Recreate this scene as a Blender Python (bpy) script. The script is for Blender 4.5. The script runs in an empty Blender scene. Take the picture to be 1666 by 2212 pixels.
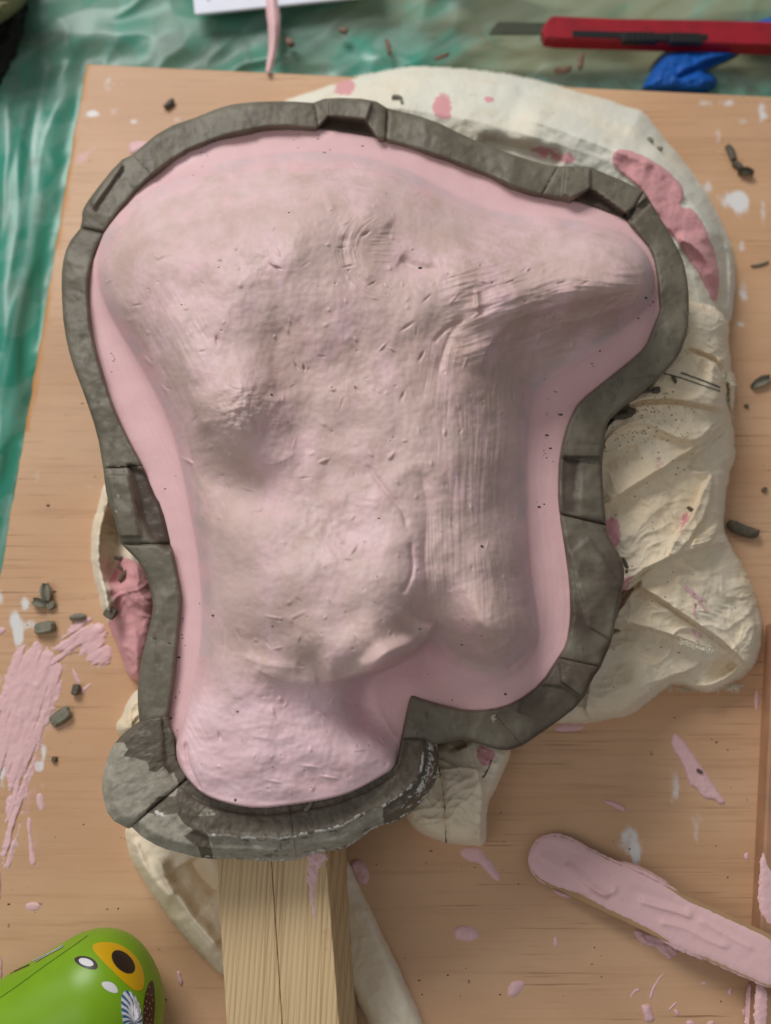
import bpy, math, random
import numpy as np
from mathutils import Vector
from mathutils.bvhtree import BVHTree

# ------------------------------------------------------------------ camera, light, exposure
scene = bpy.context.scene
COL = scene.collection
TILT = math.radians(16.9)
DIST = 0.41                      # metres from lens to the middle of the board
FPX, CX, CY = 2000.0, 833.0, 1106.0   # focal length in units of a 1666 x 2212 picture
FWD = np.array([0.0, math.sin(TILT), -math.cos(TILT)])
UPV = np.array([0.0, math.cos(TILT), math.sin(TILT)])
CAM = -DIST * FWD
cam_d = bpy.data.cameras.new('camera')
cam = bpy.data.objects.new('camera', cam_d); COL.objects.link(cam)
cam.location = CAM.tolist(); cam.rotation_euler = (TILT, 0, 0)
cam_d.sensor_fit = 'VERTICAL'; cam_d.sensor_height = 36.0; cam_d.sensor_width = 27.0
cam_d.lens = 36.0 * FPX / 2212.0
cam_d.clip_start = 0.01; cam_d.clip_end = 50
cam_d.dof.use_dof = True; cam_d.dof.focus_distance = 0.335; cam_d.dof.aperture_fstop = 6.5
scene.camera = cam

world = bpy.data.worlds.new('World'); scene.world = world; world.use_nodes = True
bg = world.node_tree.nodes['Background']
bg.inputs[0].default_value = (0.96, 0.98, 1.0, 1); bg.inputs[1].default_value = 0.22

def area(name, loc, target, size, power, col):
    d = bpy.data.lights.new(name, 'AREA'); d.shape = 'RECTANGLE'; d.size = size[0]; d.size_y = size[1]
    d.energy = power; d.color = col
    o = bpy.data.objects.new(name, d); COL.objects.link(o); o.location = loc
    o.rotation_euler = (Vector(target) - Vector(loc)).to_track_quat('-Z', 'Y').to_euler()
    return o
area('window_light', (-0.60, 1.05, 1.06), (0.0, 0.0, 0.03), (0.75, 0.6), 17.0, (1.0, 0.985, 0.96))
area('ceiling_light', (-0.60, -0.35, 1.05), (0, 0, 0), (0.6, 0.6), 1.9, (1.0, 0.98, 0.95))
scene.view_settings.view_transform = 'Standard'; scene.view_settings.look = 'None'
scene.view_settings.exposure = 0.06; scene.view_settings.gamma = 1.0

# ------------------------------------------------------------------ helpers
MM = 0.001
rng = np.random.default_rng(7)
random.seed(7)

def at(px, py, z):
    """points of the planes z (mm above the board) on the sight lines through px, py"""
    px = np.asarray(px, float); py = np.asarray(py, float); z = np.asarray(z, float) * MM
    dx = (px - CX) / FPX; dv = (CY - py) / FPX
    rx = dx; ry = FWD[1] + UPV[1] * dv; rz = FWD[2] + UPV[2] * dv
    t = (z - CAM[2]) / rz
    return np.stack([CAM[0] + rx * t, CAM[1] + ry * t, CAM[2] + rz * t], -1)

def proj(P):
    Q = P - CAM
    d = Q @ FWD
    return CX + FPX * Q[..., 0] / d, CY - FPX * (Q @ UPV) / d

def zc(ox, oy, sc):
    """converter of coordinates read in an enlarged crop (native origin ox, oy; enlargement sc)"""
    return lambda pts: [((ox + x / sc) * 0.8548, (oy + y / sc) * 0.8548) for x, y in pts]
TA = zc(0, 0, 1.666); TB = zc(949, 0, 1.666); TC = zc(0, 600, 1.666); TD = zc(949, 600, 1.666)
TE = zc(0, 1200, 1.666); TF = zc(949, 1200, 1.666); TG = zc(0, 1888, 1.666); TH = zc(949, 1888, 1.666)
ZT = zc(0, 2288, 3.874); ZR = zc(1649, 1500, 2.033); ZK = zc(220, 1780, 3.332); ZL = zc(0, 1350, 3.332)

_perm = np.random.default_rng(3).permutation(1024)
_perm = np.concatenate([_perm, _perm])
_ga = np.random.default_rng(4).uniform(0, 2 * math.pi, 1024)
_gx, _gy = np.cos(_ga), np.sin(_ga)
def perlin(x, y, seed=0):
    x = np.asarray(x, float) + seed * 37.13; y = np.asarray(y, float) + seed * 17.71
    xi = np.floor(x).astype(np.int64); yi = np.floor(y).astype(np.int64)
    xf = x - xi; yf = y - yi
    u = xf * xf * xf * (xf * (xf * 6 - 15) + 10); v = yf * yf * yf * (yf * (yf * 6 - 15) + 10)
    def g(ix, iy, fx, fy):
        h = _perm[(_perm[ix & 1023] + iy) & 1023]
        return _gx[h] * fx + _gy[h] * fy
    a = g(xi, yi, xf, yf); b = g(xi + 1, yi, xf - 1, yf); c = g(xi, yi + 1, xf, yf - 1); d = g(xi + 1, yi + 1, xf - 1, yf - 1)
    return (a + u * (b - a)) + v * ((c + u * (d - c)) - (a + u * (b - a)))
def fbm(x, y, seed=0, oc=4, g=0.5):
    s = 0; a = 1
    for k in range(oc):
        s = s + a * perlin(x * 2 ** k, y * 2 ** k, seed + k * 5); a *= g
    return s * 1.4

def smooth(x, a, b):
    t = np.clip((x - a) / (b - a), 0, 1); return t * t * (3 - 2 * t)

def poly_sdf(P, X, Y):
    """signed distance to a closed outline, positive inside"""
    P = np.asarray(P, float); n = len(P)
    d = np.full(X.shape, 1e18); ins = np.zeros(X.shape, bool)
    for i in range(n):
        ax, ay = P[i]; bx, by = P[(i + 1) % n]
        ex, ey = bx - ax, by - ay; L = ex * ex + ey * ey + 1e-9
        t = np.clip(((X - ax) * ex + (Y - ay) * ey) / L, 0, 1)
        d = np.minimum(d, (X - ax - t * ex) ** 2 + (Y - ay - t * ey) ** 2)
        if ay != by:
            c = ((ay > Y) != (by > Y)) & (X < ex * (Y - ay) / (by - ay) + ax)
            ins ^= c
    d = np.sqrt(d)
    return np.where(ins, d, -d)

def smooth_poly(P, it=2):
    P = np.asarray(P, float)
    for _ in range(it):
        Q = np.roll(P, -1, 0)
        P = np.stack([0.75 * P + 0.25 * Q, 0.25 * P + 0.75 * Q], 1).reshape(-1, 2)
    return P

def smooth_line(P, it=2):
    P = np.asarray(P, float)
    for _ in range(it):
        a, b = P[:-1], P[1:]
        M = np.stack([0.75 * a + 0.25 * b, 0.25 * a + 0.75 * b], 1).reshape(-1, 2)
        P = np.vstack([P[:1], M, P[-1:]])
    return P

def line_field(P, X, Y):
    """signed distance (positive on the right of travel in picture axes) and position 0..1 along a line"""
    P = smooth_line(P); d2 = np.full(X.shape, 1e18); s = np.zeros(X.shape); u = np.zeros(X.shape)
    L = np.concatenate([[0], np.cumsum(np.hypot(*(P[1:] - P[:-1]).T))]); tot = L[-1]
    for i in range(len(P) - 1):
        ax, ay = P[i]; bx, by = P[i + 1]; ex, ey = bx - ax, by - ay; l2 = ex * ex + ey * ey + 1e-9
        t = np.clip(((X - ax) * ex + (Y - ay) * ey) / l2, 0, 1)
        q = (X - ax - t * ex) ** 2 + (Y - ay - t * ey) ** 2
        m = q < d2
        d2 = np.where(m, q, d2)
        s = np.where(m, np.sign(ex * (Y - ay) - ey * (X - ax)), s)
        u = np.where(m, (L[i] + t * math.sqrt(l2)) / tot, u)
    return s * np.sqrt(d2), u, tot

def fold(X, Y, P, amp, w_neg, w_pos, taper=0.12):
    """a ridge (or valley, amp < 0) along P, steep on the one side and soft on the other"""
    P = np.asarray(P, float); m = 4 * max(w_neg, w_pos)
    out = np.zeros(X.shape)
    sel = (X > P[:, 0].min() - m) & (X < P[:, 0].max() + m) & (Y > P[:, 1].min() - m) & (Y < P[:, 1].max() + m)
    if not sel.any(): return out
    s, u, tot = line_field(P, X[sel], Y[sel])
    v = np.where(s > 0, np.exp(-(s / w_pos)), np.exp(-(s / w_neg) ** 2))
    e = smooth(u, 0, taper) * smooth(1 - u, 0, taper) if taper > 0 else 1
    out[sel] = amp * v * e
    return out

def gauss(X, Y, cx, cy, rx, ry=None, ang=0, p=1.0):
    ry = ry or rx; c, s = math.cos(math.radians(ang)), math.sin(math.radians(ang))
    u = (X - cx) * c + (Y - cy) * s; v = -(X - cx) * s + (Y - cy) * c
    return np.exp(-((u / rx) ** 2 + (v / ry) ** 2) ** p)

def tps(ctrl, X, Y, col=2):
    C = np.asarray(ctrl, float); n = len(C); S = 500.0
    p = C[:, :2] / S; v = C[:, col]
    d = np.hypot(p[:, None, 0] - p[None, :, 0], p[:, None, 1] - p[None, :, 1])
    K = np.where(d > 0, d * d * np.log(d + 1e-12), 0) + np.eye(n) * 0.004
    A = np.zeros((n + 3, n + 3)); A[:n, :n] = K; A[:n, n] = 1; A[:n, n + 1:] = p; A[n, :n] = 1; A[n + 1:, :n] = p.T
    w = np.linalg.solve(A, np.concatenate([v, [0, 0, 0]]))
    x, y = X / S, Y / S
    out = w[n] + w[n + 1] * x + w[n + 2] * y
    for i in range(n):
        r2 = (x - p[i, 0]) ** 2 + (y - p[i, 1]) ** 2
        out = out + w[i] * 0.5 * r2 * np.log(r2 + 1e-12)
    return out

# ------------------------------------------------------------------ object building
def tag(o, label=None, cat=None, group=None, kind=None):
    if label: o['label'] = label
    if cat: o['category'] = cat
    if group: o['group'] = group
    if kind: o['kind'] = kind
    return o

def empty(name, loc, label, cat, group=None):
    o = bpy.data.objects.new(name, None); COL.objects.link(o); o.location = loc; o.empty_display_size = 0.01
    tag(o, label, cat, group); bpy.context.view_layer.update()
    return o

def link_mesh(name, V, F, mat, parent=None, attrs=None, smooth_shade=True):
    """V: (n,3) array in world metres; F: (m,4) or (m,3) int array or list of polygons"""
    V = np.asarray(V, float)
    me = bpy.data.meshes.new(name)
    if parent is None:
        base = np.array([(V[:, 0].min() + V[:, 0].max()) / 2, (V[:, 1].min() + V[:, 1].max()) / 2, V[:, 2].min()])
    else:
        base = np.array(parent.matrix_world.translation) if parent.parent is None else np.array(parent.matrix_world.translation)
    L = V - base
    if isinstance(F, np.ndarray):
        k = F.shape[1]
        me.vertices.add(len(L)); me.vertices.foreach_set('co', L.astype(np.float32).ravel())
        me.loops.add(F.size); me.loops.foreach_set('vertex_index', F.astype(np.int32).ravel())
        me.polygons.add(len(F)); me.polygons.foreach_set('loop_start', np.arange(0, F.size, k, dtype=np.int32))
        me.polygons.foreach_set('loop_total', np.full(len(F), k, dtype=np.int32))
        me.update(calc_edges=True)
    else:
        me.from_pydata(L.tolist(), [], F); me.update()
    me.polygons.foreach_set('use_smooth', np.full(len(me.polygons), smooth_shade, dtype=bool))
    if attrs:
        for k, a in attrs.items():
            t = me.attributes.new(k, 'FLOAT', 'POINT'); t.data.foreach_set('value', np.asarray(a, np.float32).ravel())
    me.materials.append(mat)
    me.validate()
    o = bpy.data.objects.new(name, me); COL.objects.link(o)
    if parent is None: o.location = base.tolist()
    else: o.parent = parent
    return o

def grid_axes(x0, y0, x1, y1, step):
    xs = np.arange(x0, x1 + step, step); ys = np.arange(y0, y1 + step, step)
    return np.meshgrid(xs, ys)

def field_mesh(name, X, Y, Z, keep, mat, parent=None, attrs=None):
    """a surface of heights Z over picture coordinates X, Y; faces only where keep"""
    idx = -np.ones(X.shape, np.int64)
    q = keep[:-1, :-1] & keep[1:, :-1] & keep[:-1, 1:] & keep[1:, 1:]
    used = np.zeros(X.shape, bool)
    used[:-1, :-1] |= q; used[1:, :-1] |= q; used[:-1, 1:] |= q; used[1:, 1:] |= q
    idx[used] = np.arange(used.sum())
    V = at(X[used], Y[used], Z[used])
    a = idx[:-1, :-1][q]; b = idx[1:, :-1][q]; c = idx[1:, 1:][q]; d = idx[:-1, 1:][q]
    F = np.stack([a, b, c, d], 1)
    at_ = {k: v[used] for k, v in attrs.items()} if attrs else None
    return link_mesh(name, V, F, mat, parent, at_)

def bounds(P, m):
    P = np.asarray(P); return P[:, 0].min() - m, P[:, 1].min() - m, P[:, 0].max() + m, P[:, 1].max() + m

def blob(name, P, mat, thick=1.0, w=5.0, base=0.0, parent=None, step=2.0, rough=0.35, seed=0, it=2, wob=2.5, extra=None, ridge=0.0, ang=0.0, attrs_fn=None, grow=0.0, tear=0.0):
    """a lump lying on the surface z = base (number or function), edges rounded down into it"""
    P = smooth_poly(P, it); X, Y = grid_axes(*bounds(P, 8), step)
    d = poly_sdf(P, X, Y) + grow + wob * fbm(X / 14, Y / 14, seed, 3)
    if tear:
        c_, s_ = math.cos(ang), math.sin(ang); U_ = X * c_ + Y * s_; W_ = -X * s_ + Y * c_
        d = d - tear * np.maximum(fbm(U_ / 110, W_ / 11, seed + 31, 3) + .25 * fbm(X / 30, Y / 30, seed + 32, 2) - .12, 0)
    b = base(X, Y) if callable(base) else base
    t = np.where(d > 0, 1 - np.exp(-np.maximum(d, 0) / w), np.maximum(d / w, -1.2))
    c, s = math.cos(ang), math.sin(ang); U = (X * c + Y * s); W = (-X * s + Y * c)
    n = rough * fbm(X / 24, Y / 24, seed + 3, 3) + ridge * fbm(U / 90 + .5 * fbm(X / 60, Y / 60, seed, 2), W / 24, seed + 9, 2)
    Z = b + thick * t * (1 + n)
    if extra is not None: Z = Z + extra(X, Y) * smooth(d, 0, 6)
    return field_mesh(name, X, Y, Z, d > -w * 1.0, mat, parent, attrs_fn(X, Y) if attrs_fn else None)

def slab_from_outline(name, P, z_top, z_bot, mat, parent=None, bevel=0.3):
    """flat board-like thing with real thickness: outline in picture coordinates at its top"""
    P = np.asarray(P, float); zt = z_top(P[:, 0], P[:, 1]) if callable(z_top) else np.full(len(P), z_top)
    T = at(P[:, 0], P[:, 1], zt)
    th = (zt - z_bot(P[:, 0], P[:, 1])) * MM if callable(z_bot) else (zt - z_bot) * MM
    n = len(P); cen = T.mean(0)
    B = T.copy(); B[:, 2] -= th
    D = T - cen; D[:, 2] = 0; D /= np.linalg.norm(D, axis=1)[:, None] + 1e-9
    Tin = T - D * bevel * MM; Tm = T.copy(); Tm[:, 2] -= bevel * MM
    V = np.vstack([Tin, Tm, B]); F = [list(range(n))[::-1], [2 * n + i for i in range(n)]]
    for i in range(n):
        j = (i + 1) % n
        F.append([i, j, n + j, n + i]); F.append([n + i, n + j, 2 * n + j, 2 * n + i])
    return link_mesh(name, V, F, mat, parent, None, False)

def bvh_of(*objs):
    V = []; F = []
    for o in objs:
        k = len(V); M = o.matrix_world if o.parent is None else o.parent.matrix_world
        loc = np.array((o.location if o.parent is None else o.parent.location))
        co = np.empty(len(o.data.vertices) * 3, np.float32); o.data.vertices.foreach_get('co', co)
        co = co.reshape(-1, 3) + loc
        V += co.tolist(); F += [[k + i for i in p.vertices] for p in o.data.polygons]
    return BVHTree.FromPolygons(V, F)

def hit(bvh, px, py):
    p = at(px, py, 0.0); d = Vector(p - CAM).normalized()
    r = bvh.ray_cast(Vector(CAM), d, 5.0)
    return r[0], r[1]

def decal(name, P, bvh, mat, parent=None, off=0.12, rings=6, it=1, kind=None, thick_mid=0.0):
    """thin print / film laid on a surface: rings of the outline dropped on it"""
    P = smooth_poly(P, it) if it else np.asarray(P, float); c = P.mean(0); n = len(P); V = []; ok = True
    for r in range(rings + 1):
        f = r / rings
        for i in range(n if r else 1):
            q = c + (P[i] - c) * f
            h, nn = hit(bvh, q[0], q[1])
            if h is None: h = V[-1] if V else None; nn = Vector((0, 0, 1))
            if h is None: return None
            if nn.z < 0: nn = -nn
            V.append(Vector(h) + nn * (off + thick_mid * (1 - f ** 3)) * MM if isinstance(h, Vector) else Vector(h))
    F = [[0, 1 + (i + 1) % n, 1 + i] for i in range(n)]
    for r in range(1, rings):
        a = 1 + (r - 1) * n; b = 1 + r * n
        for i in range(n):
            j = (i + 1) % n; F.append([a + i, a + j, b + j, b + i])
    o = link_mesh(name, np.array([tuple(v) for v in V]), F, mat, parent)
    if kind: o['kind'] = kind
    return o

def ellipse(cx, cy, rx, ry, ang=0, n=22):
    a = math.radians(ang); r = []
    for k in range(n):
        t = 2 * math.pi * k / n; u, v = rx * math.cos(t), ry * math.sin(t)
        r.append((cx + u * math.cos(a) - v * math.sin(a), cy + u * math.sin(a) + v * math.cos(a)))
    return r

def stroke_poly(P, w0, w1=None):
    P = smooth_line(P, 2); w1 = w0 if w1 is None else w1
    T = np.gradient(P, axis=0); T /= np.linalg.norm(T, axis=1)[:, None]; N = np.stack([-T[:, 1], T[:, 0]], 1)
    w = np.linspace(w0, w1, len(P))[:, None] / 2
    return np.vstack([P + N * w, (P - N * w)[::-1]])

def ribbon_decal(name, P, w, bvh, mat, parent=None, off=0.12):
    P = smooth_line(P, 3); T = np.gradient(P, axis=0); T /= np.linalg.norm(T, axis=1)[:, None] + 1e-9
    N = np.stack([-T[:, 1], T[:, 0]], 1); V = []
    for p, nrm in zip(P, N):
        for sgn in (-.5, .5):
            q = p + nrm * w * sgn; h, nn = hit(bvh, q[0], q[1])
            if h is None: h = V[-2] if len(V) > 1 else Vector(at(q[0], q[1], 0)); nn = Vector((0, 0, 1))
            if nn.z < 0: nn = -nn
            V.append(Vector(h) + nn * off * MM)
    F = [[2 * i, 2 * i + 1, 2 * i + 3, 2 * i + 2] for i in range(len(P) - 1)]
    return link_mesh(name, np.array([tuple(v) for v in V]), F, mat, parent)

# ------------------------------------------------------------------ materials
def srgb(r, g, b):
    f = lambda c: (c / 255 / 12.92) if c / 255 <= 0.04045 else ((c / 255 + 0.055) / 1.055) ** 2.4
    return (f(r), f(g), f(b), 1)

class Mat:
    def __init__(s, name):
        s.m = bpy.data.materials.new(name); s.m.use_nodes = True; s.nt = s.m.node_tree; s.n = s.nt.nodes; s.l = s.nt.links
        s.b = s.n['Principled BSDF']; s.out = s.n['Material Output']
        s.tc = s.n.new('ShaderNodeTexCoord').outputs['Object']
    def put(s, sock, v):
        if isinstance(v, bpy.types.NodeSocket): s.l.new(v, sock)
        elif v is not None: sock.default_value = v
    def noise(s, scale, detail=4, rough=0.55, stretch=(1, 1, 1), rot=0, dist=0, vec=None):
        mp = s.n.new('ShaderNodeMapping'); mp.inputs['Scale'].default_value = stretch; mp.inputs['Rotation'].default_value = (0, 0, rot)
        s.l.new(vec or s.tc, mp.inputs[0]); t = s.n.new('ShaderNodeTexNoise'); s.l.new(mp.outputs[0], t.inputs['Vector'])
        t.inputs['Scale'].default_value = scale; t.inputs['Detail'].default_value = detail; t.inputs['Roughness'].default_value = rough
        t.inputs['Distortion'].default_value = dist
        return t.outputs['Fac']
    def ramp(s, f, a, b, lo=0.0, hi=1.0):
        r = s.n.new('ShaderNodeMapRange'); s.put(r.inputs['Value'], f); r.inputs['From Min'].default_value = a; r.inputs['From Max'].default_value = b
        r.inputs['To Min'].default_value = lo; r.inputs['To Max'].default_value = hi; r.interpolation_type = 'SMOOTHSTEP'
        return r.outputs[0]
    def math(s, op, a, b=None):
        r = s.n.new('ShaderNodeMath'); r.operation = op; s.put(r.inputs[0], a)
        if b is not None: s.put(r.inputs[1], b)
        return r.outputs[0]
    def mix(s, f, a, b, mode='MIX'):
        r = s.n.new('ShaderNodeMix'); r.data_type = 'RGBA'; r.blend_type = mode
        s.put(r.inputs[0], f); s.put(r.inputs[6], a); s.put(r.inputs[7], b)
        return r.outputs[2]
    def attr(s, name):
        a = s.n.new('ShaderNodeAttribute'); a.attribute_name = name; return a.outputs['Fac']
    def bump(s, h, dist, strength=1.0, prev=None):
        b = s.n.new('ShaderNodeBump'); s.put(b.inputs['Height'], h); b.inputs['Distance'].default_value = dist
        b.inputs['Strength'].default_value = strength
        if prev: s.l.new(prev, b.inputs['Normal'])
        return b.outputs[0]
    def done(s, col, rough=0.6, normal=None, spec=0.5, **kw):
        s.put(s.b.inputs['Base Color'], col); s.put(s.b.inputs['Roughness'], rough); s.put(s.b.inputs['Specular IOR Level'], spec)
        if normal: s.l.new(normal, s.b.inputs['Normal'])
        for k, v in kw.items(): s.put(s.b.inputs[k.replace('_', ' ')], v)
        return s.m

def mat_silicone(name='silicone', body=True):
    m = Mat(name)
    pink = m.mix(m.noise(45, 4), srgb(223, 178, 179), srgb(229, 190, 192))
    if body:
        grey = m.mix(m.ramp(m.noise(28, 5, 0.6), 0.35, 0.65), srgb(199, 170, 161), srgb(212, 184, 177))
        grey = m.mix(m.ramp(m.noise(75, 5, 0.65, (1.0, 0.45, 1), 0.2), 0.45, 0.68), grey, srgb(222, 188, 190))
        grey = m.mix(m.math('MULTIPLY', m.ramp(m.noise(60, 6, 0.7, (0.6, 1, 1), 1.0), 0.52, 0.66), 0.2), grey, srgb(180, 154, 144))
        th = m.math('ADD', m.attr('thick'), m.ramp(m.noise(90, 5, 0.7), 0.3, 0.7, -0.32, 0.32))
        col = m.mix(m.ramp(th, 0.15, 0.85), grey, pink)
        col = m.mix(m.math('MULTIPLY', m.attr('cool'), 0.45), col, srgb(188, 180, 182))
        col = m.mix(m.math('MULTIPLY', m.attr('cream'), 0.85), col, srgb(240, 207, 213))
    else:
        col = pink
    col = m.mix(m.math('MULTIPLY', m.ramp(m.noise(900, 2, 0.5), 0.71, 0.78), 0.5), col, srgb(135, 110, 100))
    n = m.bump(m.noise(170, 6, 0.6), 0.0005, 0.3)
    n = m.bump(m.noise(900, 3, 0.6), 0.00012, 0.3, n)
    return m.done(col, m.ramp(m.noise(55, 5, .65), 0.35, 0.65, 0.42, 0.6), n, 0.35, Subsurface_Weight=0.06, Subsurface_Scale=0.002)

def mat_clay():
    m = Mat('grey_modelling_clay')
    base = m.mix(m.ramp(m.noise(60, 4, 0.6), 0.35, 0.65), srgb(99, 91, 77), srgb(118, 111, 96))
    base = m.mix(m.ramp(m.noise(140, 5, 0.7, (1, 0.5, 1), 0.6), 0.55, 0.62), base, srgb(98, 92, 79))
    base = m.mix(m.math('MULTIPLY', m.ramp(m.noise(230, 6, 0.7, (1, 0.3, 1), 0.9), 0.66, 0.72), 0.4), base, srgb(132, 130, 116))
    damp_shade_fac = m.attr('damp_shade'); base = m.mix(m.math('MULTIPLY', damp_shade_fac, 0.9), base, srgb(72, 58, 49))  # damp brown in the cuts, plus painted darkening at the lower right
    dr = m.math('ADD', m.attr('dry'), m.ramp(m.noise(170, 6, 0.72), 0.3, 0.7, -0.28, 0.28))
    drm = m.ramp(dr, 0.47, 0.53)
    dcol = m.mix(m.ramp(m.noise(220, 5, 0.7), 0.35, 0.65), srgb(148, 141, 127), srgb(172, 165, 151))
    col = m.mix(drm, base, dcol)
    ch = m.ramp(m.math('ADD', m.attr('chalk'), m.ramp(m.noise(420, 6, 0.75), 0.3, 0.7, -0.45, 0.45)), 0.5, 0.6)
    col = m.mix(ch, col, srgb(206, 202, 198))
    hgt = m.math('ADD', m.math('MULTIPLY', drm, 0.5), m.math('MULTIPLY', m.noise(160, 5, 0.6), 0.7))
    hgt = m.math('ADD', hgt, m.math('MULTIPLY', ch, 0.5))
    n = m.bump(hgt, 0.00035, 0.45)
    n = m.bump(m.noise(900, 3, 0.6), 0.00015, 0.6, n)
    return m.done(col, m.ramp(drm, 0, 1, 0.5, 0.85), n, 0.35)

def mat_cloth():
    m = Mat('cream_cotton')
    col = m.mix(m.ramp(m.noise(30, 4), 0.35, 0.65), srgb(238, 218, 186), srgb(240, 226, 202))
    col = m.mix(m.ramp(m.math('ADD', m.attr('pale'), m.ramp(m.noise(25, 3), .3, .7, -.2, .2)), 0.1, 0.9), col, srgb(228, 226, 212))
    col = m.mix(m.math('MULTIPLY', m.ramp(m.noise(70, 5, 0.65), 0.5, 0.75), 0.35), col, srgb(208, 186, 150))
    sp = m.ramp(m.noise(420, 3, 0.5), 0.72, 0.77)
    col = m.mix(m.math('MULTIPLY', sp, 0.5), col, srgb(110, 100, 85))
    st = m.ramp(m.math('ADD', m.attr('stain'), m.ramp(m.noise(170, 5, 0.7), 0.3, 0.7, -0.3, 0.3)), 0.35, 0.62)
    col = m.mix(st, col, srgb(222, 162, 164))
    w = m.n.new('ShaderNodeTexWave'); w.inputs['Scale'].default_value = 900; w.inputs['Distortion'].default_value = 1.5; m.l.new(m.tc, w.inputs[0])
    w2 = m.n.new('ShaderNodeTexWave'); w2.bands_direction = 'Y'; w2.inputs['Scale'].default_value = 900; w2.inputs['Distortion'].default_value = 1.5; m.l.new(m.tc, w2.inputs[0])
    n = m.bump(m.math('ADD', w.outputs['Fac'], w2.outputs['Fac']), 0.00006, 0.5)
    n = m.bump(m.noise(120, 4, 0.55), 0.0006, 0.2, n)
    n = m.bump(m.noise(800, 3, 0.6), 0.0002, 0.5, n)
    return m.done(col, 0.9, n, 0.15, Sheen_Weight=0.1)

def mat_ply():
    m = Mat('plywood')
    r = 0.047
    col = m.mix(m.ramp(m.noise(14, 4, 0.6, (0.4, 1.5, 1), r), 0.3, 0.7), srgb(202, 158, 120), srgb(214, 174, 138))
    g = m.noise(60, 6, 0.65, (0.16, 5.5, 1), r, 0.6)
    col = m.mix(m.math('MULTIPLY', m.ramp(g, 0.50, 0.74), 0.42), col, srgb(166, 122, 90))
    col = m.mix(m.math('MULTIPLY', m.ramp(m.noise(7, 5, 0.6, (1, 1.6, 1)), 0.42, 0.7), 0.35), col, srgb(178, 134, 104))
    g2 = m.noise(150, 4, 0.6, (0.10, 6.5, 1), r)
    g2m = m.math('MULTIPLY', m.ramp(g2, 0.60, 0.67), m.math('MULTIPLY', m.ramp(m.noise(12, 3), 0.40, 0.64), 0.65))
    col = m.mix(g2m, col, srgb(122, 82, 56))
    col = m.mix(m.math('MULTIPLY', m.ramp(m.noise(34, 5, 0.6), 0.58, 0.74), 0.3), col, srgb(214, 160, 130))
    wh = m.ramp(m.math('ADD', m.attr('white'), m.ramp(m.noise(130, 5, 0.7, (1, 0.6, 1)), 0.3, 0.7, -0.4, 0.4)), 0.35, 1.15)
    col = m.mix(wh, col, srgb(226, 222, 220))
    pk = m.ramp(m.math('ADD', m.attr('pink'), m.ramp(m.noise(150, 5, 0.7), 0.3, 0.7, -0.35, 0.35)), 0.4, 0.9)
    col = m.mix(m.math('MULTIPLY', pk, 0.6), col, srgb(226, 178, 184))
    vr = m.attr('varnish'); col = m.mix(m.math('MULTIPLY', vr, 0.8), col, srgb(190, 128, 48))
    sp = m.ramp(m.noise(210, 3, 0.5), 0.745, 0.78); col = m.mix(m.math('MULTIPLY', sp, 0.6), col, srgb(105, 78, 58))
    n = m.bump(m.math('ADD', g2, m.noise(400, 3)), 0.0001, 0.5)
    return m.done(col, 0.5, n, 0.35)

def mat_pine(name='pine_timber', axis_rot=0.0):
    m = Mat(name)
    base = m.mix(m.noise(20, 3, 0.5, (3, 0.4, 1), axis_rot), srgb(206, 176, 132), srgb(221, 194, 152))
    mp = m.n.new('ShaderNodeMapping'); mp.inputs['Rotation'].default_value = (0, 0, axis_rot); m.l.new(m.tc, mp.inputs[0])
    w = m.n.new('ShaderNodeTexWave'); w.inputs['Scale'].default_value = 170; w.inputs['Distortion'].default_value = 2.2; w.inputs['Detail'].default_value = 1.5
    w.inputs['Detail Scale'].default_value = 0.12; m.l.new(mp.outputs[0], w.inputs[0])
    g = m.math('MULTIPLY', m.ramp(w.outputs['Fac'], 0.35, 0.9), m.noise(40, 3, 0.5, (5, 0.1, 1), axis_rot))
    col = m.mix(m.math('MULTIPLY', g, 0.6), base, srgb(172, 134, 90))
    g3 = m.noise(200, 2, 0.5, (6, 0.05, 1), axis_rot)
    col = m.mix(m.math('MULTIPLY', m.ramp(g3, 0.55, 0.66), 0.35), col, srgb(150, 112, 72))
    col = m.mix(m.math('MULTIPLY', m.ramp(m.noise(60, 4, 0.6), 0.62, 0.72), 0.35), col, srgb(160, 122, 84))
    n = m.bump(m.math('ADD', g, g3), 0.00035, 0.7)
    return m.done(col, 0.6, n, 0.3)

def mat_simple(name, c, rough=0.5, spec=0.5, var=0.12, scale=90, bump=0.0002, bscale=300, **kw):
    m = Mat(name); c2 = tuple(max(0, x * (1 - var * 2)) for x in c[:3]) + (1,)
    col = m.mix(m.ramp(m.noise(scale, 4), 0.35, 0.7), c, c2)
    n = m.bump(m.noise(bscale, 4), bump, 0.6)
    return m.done(col, rough, n, spec, **kw)

def mat_plastic():
    m = Mat('green_plastic_film')
    lay = m.attr('layer')
    col = m.mix(lay, srgb(142, 176, 160), srgb(48, 142, 120))
    col = m.mix(m.math('MULTIPLY', m.attr('milky_glint'), 0.75), col, srgb(168, 196, 188))  # milky patches and painted highlights share this tint
    n = m.bump(m.noise(22, 2, 0.5, (1, 0.5, 1), 0.5), 0.003, 0.15)
    m.done(col, 0.36, n, 0.5)
    tr = m.n.new('ShaderNodeBsdfTransparent'); m.l.new(m.mix(lay, srgb(232, 232, 216), srgb(110, 200, 160)), tr.inputs[0])
    mx = m.n.new('ShaderNodeMixShader')
    f = m.math('MULTIPLY', m.math('SUBTRACT', 1.0, lay), 0.78); m.l.new(f, mx.inputs[0])
    m.l.new(m.b.outputs[0], mx.inputs[1]); m.l.new(tr.outputs[0], mx.inputs[2]); m.l.new(mx.outputs[0], m.out.inputs[0])
    return m.m

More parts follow.
